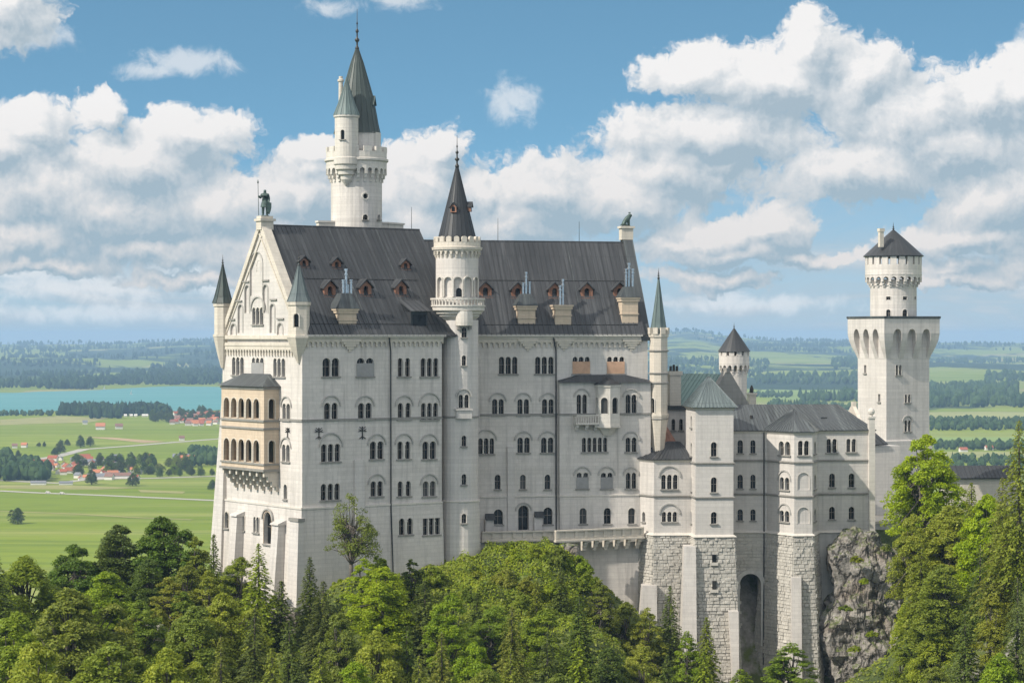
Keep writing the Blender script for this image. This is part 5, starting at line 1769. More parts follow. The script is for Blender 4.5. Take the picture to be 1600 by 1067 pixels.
broadleaf('lowshrub', 2.2, 2.3, 9, 34, 150, .25, .02)
spruce('spruce', 17, 3.3, 12)
spruce('fir', 15, 2.7, 13, 1.1, .28)
spruce('oldspruce', 20, 3.8, 14, .9, .45)
spruce('thinspruce', 13, 2.1, 15, .8, .3)

ROOTS = []
def plant(key, loc, sz, sxy, mat, label, cat='tree', group=None, rot=None, name=None, root=True):
    t, h, w_ = PROTO[key]
    o = t.copy()
    if name: o.name = name
    COL.objects.link(o)
    o.location = loc
    o.scale = (sxy, sxy, sz)
    o.rotation_euler = (0, 0, rot if rot is not None else random.uniform(0, 6.28))
    for c in t.children:
        k = c.copy()
        COL.objects.link(k)
        k.parent = o
        if c.name.startswith('crown') and mat:
            k.material_slots[0].link = 'OBJECT'
            k.material_slots[0].material = M[mat]
    tag(o, label, cat, group)
    if root: ROOTS.append(tuple(loc))
    return o
def tree(key, px, ytop, Y, height, wpx, mat, label, group='trees on the castle hill', **k):
    _, h, w_ = PROTO[key]
    sz = height / h
    sxy = wpx * Y / FPX / w_
    return plant(key, (xat(px, Y), Y, zat(ytop, Y) - height), sz, sxy, mat, label, 'tree', group, **k)

T = [  # prototype, photo column, photo row of the top, distance, height, crown width, leaves, label
 ('oak', 252, 806, 342, 13, 128, 'leaf_dark', 'broad dark green tree with rounded top beside the west gable foot'),
 ('beech', 180, 818, 340, 13, 120, 'leaf_dark', 'dark green tree with peaked crown second out from the west gable against the meadow'),
 ('maple', 120, 848, 336, 12, 120, 'leaf_dark', 'dark tree with feathery top, lower than its two neighbours at the meadow edge'),
 ('oak', 42, 868, 322, 13, 150, 'leaf_mid', 'wide mid green tree at the meadow edge of the wood'),
 ('spruce', -6, 862, 300, 15, 110, 'needle', 'very dark spruce where the wood meets the meadow, half cut off'),
 ('slim', 303, 836, 338, 11, 66, 'leaf_mid', 'slim light tree squeezed between the broad dark tree and the gable corner'),
 ('thinspruce', 334, 832, 333, 12, 50, 'needle', 'thin dark spruce in front of the north corner of the west gable'),
 ('ash', 372, 868, 326, 11, 92, 'leaf_mid', 'bushy mid green tree low in front of the west gable'),
 ('spruce', 404, 846, 312, 15, 96, 'needle_light', 'yellow green spruce whose tip reaches the portal window of the gable'),
 ('thinspruce', 440, 905, 312, 10, 70, 'needle', 'small dark spruce at the near foot of the west gable'),
 ('fir', 484, 868, 318, 13, 66, 'needle', 'slender spruce standing before the grey south front at its west corner'),
 ('spruce', 505, 905, 300, 12, 96, 'needle', 'bushy dark spruce below the slender spruce at the west corner'),
 ('sparse', 549, 770, 323, 11.6, 100, 'leaf_olive', 'tall sparse tree with bare crooked branches against the grey south front'),
 ('birch', 568, 872, 318, 9, 84, 'leaf_bright', 'bright tree under the sparse crooked tree'),
 ('beech', 605, 884, 308, 12, 130, 'leaf_bright', 'large bright yellow green tree below the downpipe of the south front'),
 ('slim', 641, 872, 326, 7, 52, 'leaf_dark', 'small dark tree touching the wall beside the stair tower'),
 ('fir', 664, 905, 306, 13, 84, 'needle', 'dark conifer below the foot of the stair tower'),
 ('ash', 705, 925, 300, 11, 96, 'leaf_mid', 'mid green tree below the round foot of the stair tower'),
 ('maple', 770, 945, 306, 9, 110, 'leaf_olive', 'olive green tree on the slope of the knoll below the doorway'),
 ('spruce', 800, 945, 292, 14, 92, 'needle_light', 'yellow green spruce on the middle of the knoll slope'),
 ('ash', 850, 950, 302, 9, 100, 'leaf_mid', 'round leafy tree on the knoll slope under the terrace corner'),
 ('thinspruce', 876, 878, 333, 8, 40, 'needle', 'thin dark spruce high on the knoll under the terrace bend'),
 ('thinspruce', 838, 905, 328, 8, 44, 'needle_light', 'thin light spruce on the middle of the knoll'),
 ('fir', 745, 925, 318, 9, 56, 'needle', 'small dark fir on the west flank of the knoll'),
 ('fir', 905, 930, 312, 11, 74, 'needle', 'dark conifer at the steep east flank of the knoll'),
 ('birch', 940, 905, 334, 8, 66, 'leaf_mid', 'small leafy tree on the east shoulder of the knoll'),
 ('ash', 975, 938, 338, 10, 78, 'leaf_mid', 'leafy tree in the hollow before the corbelled terrace wall'),
 ('birch', 1012, 948, 334, 10, 72, 'leaf_bright', 'light leafy tree beside the first rough stone buttress'),
 ('spruce', 1047, 912, 336, 15, 72, 'needle', 'pointed spruce before the first rough stone block base'),
 ('birch', 1076, 985, 328, 10, 66, 'leaf_mid', 'leafy tree at the foot of the tallest smooth buttress'),
 ('fir', 1104, 962, 334, 13, 66, 'needle_light', 'light green conifer before the rough stone base of the square stair bay'),
 ('birch', 1235, 1003, 330, 9, 110, 'leaf_olive', 'pale airy tree before the foot of the polygonal bay'),
 ('birch', 1160, 1045, 322, 8, 80, 'leaf_mid', 'low leafy tree at the foot of the tall dark archway'),
 ('maple', 1442, 676, 352, 17, 138, 'leaf_bright', 'tall bright green maple in front of the square tower'),
 ('maple', 1424, 800, 340, 14, 88, 'leaf_bright', 'layered bright tree beside the paved forecourt'),
 ('beech', 1480, 788, 338, 15, 140, 'leaf_bright', 'broad bright green tree below the tall maple'),
 ('fir', 1518, 752, 344, 14, 66, 'needle_light', 'light conifer just before the long outbuilding'),
 ('oak', 1545, 772, 330, 15, 120, 'leaf_bright', 'wide bright tree under the dark roof of the outbuilding'),
 ('oldspruce', 1592, 652, 300, 21, 110, 'needle_light', 'tallest old spruce at the edge of the picture with yellow green needles'),
 ('oldspruce', 1566, 742, 306, 18, 100, 'needle_light', 'second old spruce, shorter, beside the tallest one'),
 ('fir', 1440, 850, 332, 13, 80, 'needle_light', 'light conifer leaning over the grey rock cliff'),
 ('beech', 1468, 880, 322, 13, 130, 'leaf_mid', 'dense mid green tree in the deep shade east of the cliff'),
 ('maple', 1432, 925, 336, 11, 80, 'leaf_bright', 'bright tree growing close to the cliff face'),
 ('oldspruce', 1532, 848, 312, 18, 110, 'needle', 'dark dense spruce just below the two tallest old spruces'),
 ('ash', 1552, 925, 300, 10, 84, 'leaf_yellow', 'yellow green tree among dark trees east of the cliff'),
 ('oak', 1462, 985, 318, 12, 120, 'leaf_bright', 'bright leafy tree below the cliff'),
 ('spruce', 1508, 958, 300, 15, 96, 'needle', 'dark spruce below the yellow green tree'),
 ('oldspruce', 1590, 900, 280, 18, 110, 'needle', 'dark old spruce low at the edge below the tallest spruce'),
 ('ash', 1412, 1012, 322, 9, 80, 'leaf_mid', 'small leafy tree at the foot of the cliff'),
 ('beech', 1465, 1040, 290, 12, 120, 'leaf_mid', 'lowest leafy tree east of the cliff foot'),
 ('oak', 1560, 1020, 275, 14, 130, 'leaf_mid', 'lowest broad tree beneath the old spruces'),
 # the wood at the bottom
 ('oak', 105, 918, 280, 16, 190, 'leaf_mid', 'very large rounded green tree in the wood below the meadow'),
 ('maple', 20, 952, 262, 16, 170, 'leaf_mid', 'large green tree under the dark spruce at the meadow edge'),
 ('birch', 268, 900, 318, 9, 100, 'leaf_yellow', 'yellow green bush-like tree on the open slope below the broad dark tree'),
 ('ash', 222, 935, 300, 10, 90, 'leaf_olive', 'small olive tree on the open slope beside the very large rounded tree'),
 ('beech', 300, 945, 285, 14, 140, 'leaf_olive', 'olive green tree in the wood below the open slope'),
 ('oak', 348, 925, 290, 14, 130, 'leaf_bright', 'bright broad tree in the wood below the west gable'),
 ('spruce', 398, 948, 272, 16, 110, 'needle', 'dark spruce in the wood below the yellow green spruce'),
 ('maple', 60, 1000, 240, 15, 190, 'leaf_bright', 'big bright green tree at the lower corner of the wood'),
 ('beech', 170, 1000, 248, 15, 190, 'leaf_mid', 'big tree in front of the very large rounded tree'),
 ('oak', 258, 1012, 244, 14, 150, 'leaf_bright', 'bright tree at the bottom below the olive green tree'),
 ('oldspruce', 345, 990, 250, 17, 110, 'needle_light', 'light spruce at the bottom beneath the bright broad tree'),
 ('spruce', 452, 965, 270, 15, 100, 'needle', 'dark spruce at the bottom beneath the west corner of the hall'),
 ('fir', 425, 1010, 246, 14, 96, 'needle_light', 'light conifer at the bottom between two dark spruces'),
 ('beech', 535, 955, 280, 14, 110, 'leaf_olive', 'olive tree below the sparse crooked tree'),
 ('oak', 585, 985, 268, 14, 130, 'leaf_bright', 'bright tree at the bottom under the large bright yellow green tree'),
 ('spruce', 500, 1000, 256, 14, 96, 'needle_light', 'light spruce at the bottom beneath the bushy dark spruce'),
 ('fir', 636, 975, 272, 15, 92, 'needle', 'dark conifer at the bottom, just west of the stair tower'),
 ('spruce', 690, 985, 270, 15, 96, 'needle_light', 'light spruce at the bottom in line with the stair tower'),
 ('maple', 745, 1000, 276, 13, 110, 'leaf_mid', 'mid green tree at the bottom below the doorway'),
 ('spruce', 798, 1010, 268, 14, 96, 'needle_light', 'light spruce at the bottom below the knoll'),
 ('spruce', 855, 985, 280, 14, 92, 'needle', 'dark spruce at the bottom under the terrace corner'),
 ('fir', 905, 990, 286, 14, 84, 'needle_light', 'light conifer at the bottom before the steep east flank'),
 ('beech', 955, 1010, 300, 12, 100, 'leaf_dark', 'dark leafy tree at the bottom in the shaded hollow'),
 ('ash', 1000, 1008, 304, 12, 90, 'leaf_bright', 'bright leafy tree at the bottom of the hollow'),
 ('fir', 1042, 1020, 300, 13, 70, 'needle', 'dark conifer at the bottom before the tall smooth buttress'),
 ('fir', 1100, 1015, 300, 12, 70, 'needle_light', 'low light conifer at the bottom before the square stair bay'),
 ('maple', 552, 1030, 244, 12, 120, 'leaf_mid', 'lowest green tree beneath the sparse crooked tree'),
 ('spruce', 655, 1020, 248, 14, 100, 'needle_light', 'lowest light spruce beneath the dark conifers'),
 ('oak', 760, 1045, 250, 12, 130, 'leaf_mid', 'lowest green tree beneath the light spruce of the knoll'),
 ('ash', 880, 1050, 262, 11, 130, 'leaf_olive', 'lowest olive tree beneath the terrace corner'),
 ('beech', 228, 872, 326, 11, 100, 'leaf_dark', 'dark tree tucked under the two tallest trees at the meadow edge'),
 ('ash', 290, 880, 324, 10, 84, 'leaf_mid', 'mid green tree tucked under the broad dark tree by the gable'),
 ('maple', 165, 890, 318, 11, 120, 'leaf_mid', 'mid green tree under the peaked dark tree at the meadow edge'),
 ('birch', 328, 890, 322, 9, 70, 'leaf_bright', 'small bright tree by the north corner of the gable foot'),
 ('fir', 1424, 965, 326, 13, 66, 'needle', 'dark conifer crowding the cliff foot'),
]
for t_ in T:
    tree(*t_)

# =================================================================== HILLSIDE
CTRL = list(ROOTS) + [
 (-31, 327, -40), (-24, 331, -37.5), (-17, 336, -34.8), (-10.5, 340, -33.6), (-6, 344, -32.6), (-1, 345, -31.2), (4, 346, -30.6), (8, 346, -31.0), (11, 345.5, -33.4),
 (13, 346, -38), (17, 350, -41.5), (22, 352, -44), (4, 338, -33.6), (4, 330, -38.5), (-3, 336, -36.0), (9, 336, -38), (28, 349, -55), (36, 350, -58), (45, 349, -58), (54, 349, -58), (53, 343, -60), (58, 347, -58), (63, 352, -52), (66, 360, -40),
 (-44, 346, -38), (-60, 350, -42), (-80, 350, -50), (-40, 332, -42), (-48, 335, -41), (0, 365, -31), (30, 372, -31), (60, 375, -30), (70, 400, -30), (90, 420, -31), (110, 400, -40),
 (-30, 360, -34), (0, 400, -40), (50, 420, -40), (-60, 400, -80), (0, 450, -100), (100, 460, -80), (0, 180, -90), (-60, 180, -85), (60, 180, -95), (110, 200, -85), (-110, 250, -70), (-100, 200, -85), (-110, 320, -90), (140, 300, -55), (130, 350, -45)]
cp_ = np.array(CTRL)
def hill_z(x, y):
    d2 = (cp_[:, 0][None] - x[:, None]) ** 2 + (cp_[:, 1][None] - y[:, None]) ** 2 + 2.0
    wgt = d2 ** -1.9
    return (wgt * cp_[:, 2][None]).sum(1) / wgt.sum(1)
from mathutils import noise as mnoise
xs, ys = np.arange(-170, 190.1, 2.5), np.arange(60, 520.1, 2.5)
gx_, gy_ = np.meshgrid(xs, ys)
hz = hill_z(gx_.ravel(), gy_.ravel()).reshape(gx_.shape)
edge_d = np.minimum.reduce([gx_ + 170, 190 - gx_, 520 - gy_, gy_ - 60])
f_ = np.clip(edge_d / 70, 0, 1); f_ = f_ * f_ * (3 - 2 * f_)
hz = -153 + (hz + 153) * f_
nzv = np.array([mnoise.fractal(Vector((x * .11, y * .11, 0)), 1.0, 2.0, 4) for x, y in zip(gx_.ravel(), gy_.ravel())]).reshape(gx_.shape)
hz += nzv * .8
def grid_mesh(name, X, Y, Z, mat, smooth=True):
    ny_, nx_ = X.shape
    me = bpy.data.meshes.new(name)
    v = np.stack([X, Y, Z], -1).reshape(-1, 3)
    i = np.arange(ny_ * nx_).reshape(ny_, nx_)
    q_ = np.stack([i[:-1, :-1], i[:-1, 1:], i[1:, 1:], i[1:, :-1]], -1).reshape(-1, 4)
    me.vertices.add(len(v)); me.vertices.foreach_set('co', v.ravel())
    me.loops.add(q_.size); me.loops.foreach_set('vertex_index', q_.ravel().astype(np.int32))
    me.polygons.add(len(q_)); me.polygons.foreach_set('loop_start', np.arange(0, q_.size, 4, dtype=np.int32))
    me.update(calc_edges=True)
    if smooth: me.polygons.foreach_set('use_smooth', np.ones(len(q_), bool))
    me.materials.append(mat)
    o = bpy.data.objects.new(name, me)
    COL.objects.link(o)
    return o
def soil():
    m, t = new_mat('hillside_soil')
    pos = t.n('ShaderNodeTexCoord').outputs['Object']
    geo = t.n('ShaderNodeNewGeometry')
    nz_ = t.n('ShaderNodeSeparateXYZ', {0: geo.outputs['Normal']}).outputs[2]
    n1 = t.noise(pos, .35, 6.0, .65)
    green = t.mix(t.mr(n1, .35, .68), (.035, .055, .012), (.10, .125, .022))
    rock = t.mix(t.mr(t.noise(pos, .8, 6.0, .7), .35, .7), (.16, .145, .125), (.36, .34, .30))
    f = t.m('ADD', nz_, t.m('MULTIPLY', t.m('SUBTRACT', n1, .5), .9))
    c = t.mix(t.mr(f, .42, .58), rock, green)
    b = t.n('ShaderNodeBsdfPrincipled', {'Base Color': c, 'Roughness': .95})
    finish(t, b, n1, .8, .5)
    return m
hill = tag(grid_mesh('hillside', gx_, gy_, hz, soil()), kind='structure')
def ground(x, y):
    i = np.clip((np.asarray(x) + 170) / 2.5, 0, len(xs) - 2); j = np.clip((np.asarray(y) - 60) / 2.5, 0, len(ys) - 2)
    i0, j0 = i.astype(int), j.astype(int); a, b = i - i0, j - j0
    return (hz[j0, i0] * (1 - a) * (1 - b) + hz[j0, i0 + 1] * a * (1 - b) + hz[j0 + 1, i0] * (1 - a) * b + hz[j0 + 1, i0 + 1] * a * b)

# rock outcrops and cliff
def rockmat():
    m, t = new_mat('grey_limestone_rock')
    pos = t.n('ShaderNodeTexCoord').outputs['Object']
    n1 = t.noise(t.vm('MULTIPLY', pos, (.7, .7, 1.3)), .55, 8.0, .70, .3)
    n2 = t.noise(pos, 2.2, 5.0, .7)
    c = t.mix(t.mr(n1, .32, .68), (.15, .136, .12), (.46, .425, .385))
    c = t.mix(t.mr(n2, .5, .75, 0, .6), c, (.085, .078, .07))
    c = t.mix(t.mr(t.noise(pos, .22, 3.0, .5), .5, .68, 0, .6), c, (.26, .20, .15))
    wp = t.vm('ADD', pos, t.vm('MULTIPLY', t.n('ShaderNodeTexNoise', {'Vector': pos, 'Scale': .6, 'Detail': 4.0}).outputs['Color'], (2.2, 2.2, 2.2)))
    ck = t.n('ShaderNodeTexVoronoi', {'Vector': t.vm('MULTIPLY', wp, (1, 1, .6)), 'Scale': .42}, feature='DISTANCE_TO_EDGE').outputs['Distance']
    c = t.mix(t.mr(ck, .09, .0, 0, .85), c, (.045, .04, .035))
    geo = t.n('ShaderNodeNewGeometry')
    up = t.n('ShaderNodeSeparateXYZ', {0: geo.outputs['Normal']}).outputs[2]
    c = t.mix(t.m('MULTIPLY', t.mr(up, .35, .6), t.mr(n2, .4, .6)), c, (.10, .13, .025))
    b = t.n('ShaderNodeBsdfPrincipled', {'Base Color': c, 'Roughness': .92})
    finish(t, b, t.m('ADD', t.m('ADD', n1, t.m('MULTIPLY', n2, .3)), t.mr(ck, .12, .0, 0, -.5)), 1.0, .8)
    return m
M['rock'] = rockmat()
def rock(name, cx, cy, cz, rx, ry, rz, seed, sub=5, amp=.35, **kw):
    bm = bmesh.new()
    bmesh.ops.create_icosphere(bm, subdivisions=sub, radius=1)
    for v in bm.verts:
        p = v.co.copy()
        s_ = max(abs(p.x), abs(p.y), abs(p.z)); p = p.lerp(p / s_ * .86, .55)
        q = Vector((p.x * rx, p.y * ry, p.z * rz)) 
        sd = Vector((seed * 3.1, seed, 0))
        qq = Vector((q.x, q.y, q.z * .7)) + mnoise.noise_vector(q * .3 + sd) * .8
        n = .7 * mnoise.fractal(q * .15 + sd, .9, 2.1, 4) + .75 * (mnoise.voronoi(qq * .28 + sd)[0][0] - .4) + .34 * (mnoise.voronoi(qq * .75 + sd)[0][0] - .4) + .16 * (mnoise.voronoi(qq * 1.9 + sd)[0][0] - .4) + .08 * mnoise.fractal(q * 1.6 + sd, .8, 2.0, 3)
        q += v.co.normalized() * n * amp * min(rx, ry)
        v.co = q
    me = bpy.data.meshes.new(name); bm.to_mesh(me); bm.free()
    me.materials.append(M['rock'])
    o = bpy.data.objects.new(name, me); COL.objects.link(o)
    o.location = (cx, cy, cz)
    return tag(o, kind='structure', **kw)
rock('rock_cliff', xat(1346, 360), 360.5, -47.5, 6.0, 6.5, 18.5, 1, 6, .50)
rock('rock_cliff', xat(1395, 366), 366, -49, 5.5, 6, 15.5, 2, 6, .4)
rock('rock_outcrop', xat(935, 343), 344, -42, 1.3, 2.5, 5.2, 3, 4)
rock('rock_outcrop', xat(505, 324), 325, -39.8, 2.2, 1.6, 1.7, 4, 4)
rock('rock_outcrop', xat(705, 341), 341.2, -34.6, 1.8, 1.5, 1.5, 5, 4)
rock('rock_outcrop', xat(890, 346), 346.5, -31.9, 1.6, 1.4, 1.4, 6, 4)
rock('rock_outcrop', xat(445, 320), 321, -39, 2.2, 2.0, 2.2, 7, 4)
rock('rock_outcrop', xat(225, 310), 310, -39.5, 3.0, 2.4, 1.8, 8, 4)

# ---- undergrowth over the whole hillside, thicker on the knoll
def undergrowth(n, x0, x1, y0, y1, mat, size, lift, seed, accept=None):
    r = np.random.default_rng(seed)
    x = r.uniform(x0, x1, n); y = r.uniform(y0, y1, n)
    if accept is not None:
        k = accept(x, y, r); x, y = x[k], y[k]
    n = len(x)
    z = ground(x, y)
    bump = np.array([mnoise.noise(Vector((a * .45, b * .45, 3.0))) for a, b in zip(x, y)])
    z = z + np.maximum(0, bump) * lift + r.uniform(-.1, .35, n)
    nr = r.normal(0, .55, (n, 3)) + np.array([-.2, -.45, .8])
    return tag(quads('undergrowth', np.stack([x, y, z], 1), nr, r.uniform(.6, 1.4, n) * size, mat), kind='stuff')
knoll = lambda x, y, r: (((x - 3) / 13) ** 2 + ((y - 337) / 12) ** 2) < r.uniform(.6, 1.1, len(x))
undergrowth(22000, -14, 18, 322, 349, 'leaf_bright', .38, 1.2, 1, knoll)
patch = lambda sd, th: (lambda x, y, r: knoll(x, y, r) & (np.array([mnoise.noise(Vector((a * .35, b * .35, sd))) for a, b in zip(x, y)]) > th))
undergrowth(14000, -14, 18, 322, 349, 'leaf_yellow', .36, 1.0, 2, patch(1.0, .08))
undergrowth(16000, -14, 18, 322, 349, 'leaf_mid', .40, 2.6, 21, patch(7.0, .05))
undergrowth(12000, -14, 18, 322, 349, 'leaf_olive', .34, 1.9, 22, patch(13.0, .12))
undergrowth(9000, -14, 18, 322, 349, 'leaf_dark', .40, 3.0, 23, patch(19.0, .2))
undergrowth(60000, -90, 90, 215, 352, 'leaf_mid', .55, 1.4, 3)
undergrowth(42000, -44, 66, 300, 353, 'leaf_mid', .5, 1.5, 7)
undergrowth(16000, 55, 76, 318, 360, 'leaf_bright', .5, 1.5, 8)
undergrowth(9000, -34, -4, 318, 345, 'leaf_bright', .42, 1.0, 9)
undergrowth(14000, -62, -30, 285, 335, 'leaf_yellow', .42, .8, 4)
# shrubs
K = [('shrub', 768, 864, 344, 'leaf_mid', 'dark leafy shrub at the foot of the terrace beside the stair tower'), ('shrub', 800, 853, 343, 'leaf_bright', 'bright shrub under the terrace near the doorway'),
     ('lowshrub', 835, 850, 343, 'leaf_bright', 'low bright shrub on top of the knoll'), ('shrub', 868, 852, 342, 'leaf_olive', 'olive shrub where the terrace bends'),
     ('lowshrub', 905, 868, 343, 'leaf_mid', 'low green shrub on the east edge of the knoll'), ('shrub', 925, 890, 340, 'leaf_mid', 'green shrub on the steep east flank of the knoll'),
     ('lowshrub', 745, 892, 338, 'leaf_yellow', 'low yellow green shrub below the foot of the stair tower'), ('lowshrub', 790, 890, 336, 'leaf_bright', 'low bright shrub on the knoll slope under the doorway'),
     ('shrub', 830, 900, 334, 'leaf_yellow', 'yellow green shrub on the middle of the knoll'), ('lowshrub', 870, 905, 334, 'leaf_bright', 'low bright shrub beneath the terrace bend'),
     ('shrub', 735, 915, 330, 'leaf_olive', 'olive shrub on the knoll slope below the stair tower'), ('shrub', 815, 925, 326, 'leaf_mid', 'green shrub low on the knoll slope'),
     ('shrub', 672, 885, 334, 'leaf_mid', 'green shrub against the wall by the stair tower'), ('lowshrub', 708, 880, 341, 'leaf_mid', 'low green shrub on the rock at the foot of the stair tower'),
     ('shrub', 530, 905, 326, 'leaf_bright', 'bright shrub at the west end of the south front'), ('shrub', 588, 868, 330, 'leaf_olive', 'olive shrub behind the bright trees by the downpipe'),
     ('lowshrub', 1350, 903, 351, 'leaf_bright', 'grassy green tuft on a ledge of the cliff'), ('lowshrub', 1335, 1008, 349, 'leaf_bright', 'green tuft at the foot of the cliff'),
     ('lowshrub', 1322, 945, 351, 'leaf_olive', 'olive tuft in a crack halfway up the cliff'), ('lowshrub', 1362, 985, 350, 'leaf_bright', 'bright tuft low on the cliff beside the trees'),
     ('lowshrub', 1338, 868, 352, 'leaf_yellow', 'yellowish tuft on the top ledge of the cliff'), ('lowshrub', 1385, 850, 354, 'leaf_olive', 'olive tuft near the top of the cliff'), ('shrub', 955, 965, 345, 'leaf_dark', 'dark shrub in the hollow under the terrace wall'),
     ('shrub', 250, 945, 312, 'leaf_yellow', 'yellow green shrub on the open slope'), ('shrub', 285, 925, 316, 'leaf_olive', 'olive shrub high on the open slope'),
     ('lowshrub', 205, 965, 300, 'leaf_yellow', 'low yellow shrub beneath the open slope'), ('shrub', 430, 930, 322, 'leaf_mid', 'green shrub at the foot of the gable buttress')]
for key, px, y, Y, mat, lab in K:
    h = PROTO[key][1] * random.uniform(.8, 1.1)
    sc_ = random.uniform(.75, 1.05)
    if 'tuft' in lab: h *= .45; sc_ *= .45
    plant(key, (xat(px, Y), Y, zat(y, Y) - h), h / PROTO[key][1], sc_, mat, lab, 'shrub', 'shrubs on the castle hill', name='shrub', root=False)

# =================================================================== PLAIN, LAKE, FAR HILLS
ZP = -150.0
YH = [(-60, 539), (200, 538), (235, 535), (330, 531), (500, 530), (1000, 527), (1045, 519.5), (1085, 519), (1130, 526), (1180, 531), (1320, 534), (1480, 535.5), (1700, 537)]
def far_z(x, y):
    r = np.hypot(x, y)
    px = CX + FPX * x / np.maximum(y, 1.0)
    yh = np.interp(px, [a for a, _ in YH], [b for _, b in YH])
    zt = -(yh - CY) * 19000 / FPX
    rs = np.interp(px, [0, 700, 1000, 1600], [7500, 6500, 6500, 6500])
    s_ = np.clip((r - rs) / (18500 - rs), 0, 1); s_ = s_ ** 1.15
    z = ZP + (zt - ZP) * s_
    z = np.where(r > 20000, zt - (r - 20000) * .016, z)
    return z, r, rs
azs = np.radians(np.concatenate([np.linspace(-70, -16, 28)[:-1], np.linspace(-16, 16, 420), np.linspace(16, 70, 28)[1:]]))
rad = np.concatenate([np.linspace(60, 5000, 40)[:-1], np.geomspace(5000, 21000, 170), np.array([23000, 27000])])
A_, R_ = np.meshgrid(azs, rad)
fx, fy = R_ * np.sin(A_), R_ * np.cos(A_)
fz, fr_, frs = far_z(fx, fy)
amp = np.clip((fr_ - frs) / 2500, 0, 1) * np.clip((20500 - fr_) / 3000, .15, 1)
fb = np.array([mnoise.fractal(Vector((x / 1500, y / 1900, 1.7)), .9, 2.0, 5) for x, y in zip(fx.ravel(), fy.ravel())]).reshape(fx.shape)
fz = fz + amp * (fb * 26 - 6)
def landmat():
    m, t = new_mat('meadows_and_woods')
    pos = t.n('ShaderNodeTexCoord').outputs['Object']
    sp = t.n('ShaderNodeSeparateXYZ', {0: pos})
    wv = t.noise(t.vm('MULTIPLY', pos, (.0016, .0016, 0)), 1.0, 4.0, .6, 0, '2D')
    p2 = t.vm('ADD', t.vm('MULTIPLY', pos, (1 / 520, 1 / 330, 0)), t.vm('MULTIPLY', t.n('ShaderNodeTexNoise', {'Vector': t.vm('MULTIPLY', pos, (.004, .004, 0)), 'Scale': 1.0, 'Detail': 3.0}).outputs['Color'], (.25, .25, 0)))
    vo = t.n('ShaderNodeTexVoronoi', {'Vector': p2, 'Scale': 1.0}, voronoi_dimensions='2D', feature='F1')
    cell = t.n('ShaderNodeSeparateColor', {0: vo.outputs['Color']}).outputs[0]
    cell2 = t.n('ShaderNodeSeparateColor', {0: vo.outputs['Color']}).outputs[1]
    strip = t.noise(t.vm('MULTIPLY', pos, (.0011, .016, 0)), 1.0, 4.0, .65, .3, '2D')
    g1 = t.mix(cell, (.155, .21, .017), (.215, .265, .03))
    g1 = t.mix(t.mr(cell2, .74, .9), g1, (.22, .255, .062))
    g1 = t.mix(t.m('MULTIPLY', t.mr(t.n('ShaderNodeSeparateColor', {0: vo.outputs['Color']}).outputs[2], .90, .93), t.mr(sp.outputs[1], 4500, 6500)), g1, (.30, .26, .11))
    g1 = t.mix(t.mr(strip, .48, .70, 0, .75), g1, (.26, .275, .075))
    mow = t.noise(t.vm('MULTIPLY', t.n('ShaderNodeVectorRotate', {'Vector': pos, 'Angle': .12}, rotation_type='Z_AXIS').outputs[0], (.0007, .045, 0)), 1.0, 3.0, .7, 0, '2D')
    g1 = t.mix(t.mr(mow, .50, .66, 0, .55), g1, (.085, .135, .014))
    g1 = t.mix(t.mr(t.noise(t.vm('MULTIPLY', pos, (.02, .05, 0)), 1.0, 5.0, .7, 0, '2D'), .5, .75, 0, .5), g1, (.10, .145, .02))
    # woods: everywhere beyond the plain, in patches
    far = t.n('ShaderNodeVectorMath', {0: pos}, operation='LENGTH').outputs['Value']
    right = t.mr(sp.outputs[0], -200, 500)
    start = t.m('MULTIPLY_ADD', right, -3300.0, 7500.0)
    beyond = t.mr(t.m('SUBTRACT', far, start), 0, 900)
    nf = t.noise(t.vm('MULTIPLY', pos, (1 / 900, 1 / 1300, 0)), 1.0, 6.0, .62, .3, '2D')
    fm = t.m('MULTIPLY', t.mr(t.m('MULTIPLY_ADD', right, -.03, nf), .455, .485), beyond)
    tex = t.noise(t.vm('MULTIPLY', pos, (.03, .012, .0)), 1.0, 4.0, .7, 0, '2D')
    wood = t.mix(t.mr(tex, .35, .7), (.012, .028, .012), (.032, .058, .020))
    c = t.mix(fm, g1, wood)
    b = t.n('ShaderNodeBsdfPrincipled', {'Base Color': c, 'Roughness': .95, 'Specular IOR Level': .1})
    finish(t, b)
    return m
land = tag(grid_mesh('ground', fx, fy, fz, landmat()), kind='structure')
def wat():
    m, t = new_mat('turquoise_lake_water')
    pos = t.n('ShaderNodeTexCoord').outputs['Object']
    n1 = t.noise(t.vm('MULTIPLY', pos, (.0012, .006, 0)), 1.0, 4.0, .6, .2, '2D')
    c = t.mix(t.mr(n1, .35, .7), (.055, .215, .215), (.085, .26, .25))
    b = t.n('ShaderNodeBsdfPrincipled', {'Base Color': c, 'Roughness': .55, 'Specular IOR Level': .15})
    finish(t, b, t.noise(t.vm('MULTIPLY', pos, (.1, .3, 0)), 1.0, 3.0, .6), .2, .3)
    return m
def onplain(px, py, z=ZP):
    Y = z * FPX / (CY - py)
    return (xat(px, Y), Y)
def sheet(name, pts, z, mat, **kw):
    me = bpy.data.meshes.new(name)
    me.from_pydata([(*p, z) for p in pts], [], [tuple(range(len(pts)))])
    me.materials.append(mat if not isinstance(mat, str) else M[mat])
    o = bpy.data.objects.new(name, me); COL.objects.link(o)
    return tag(o, kind='structure', **kw)
lake_px = [(-900, 664), (-400, 660), (-120, 656), (-40, 653), (20, 648), (60, 646), (100, 640), (150, 640), (200, 642), (250, 641), (300, 644), (350, 640), (420, 634), (520, 628), (520, 604), (440, 599), (360, 600), (300, 602.5), (240, 604.5), (190, 607), (150, 609.5), (105, 611), (60, 612), (20, 614), (-40, 613), (-120, 612), (-900, 611)]
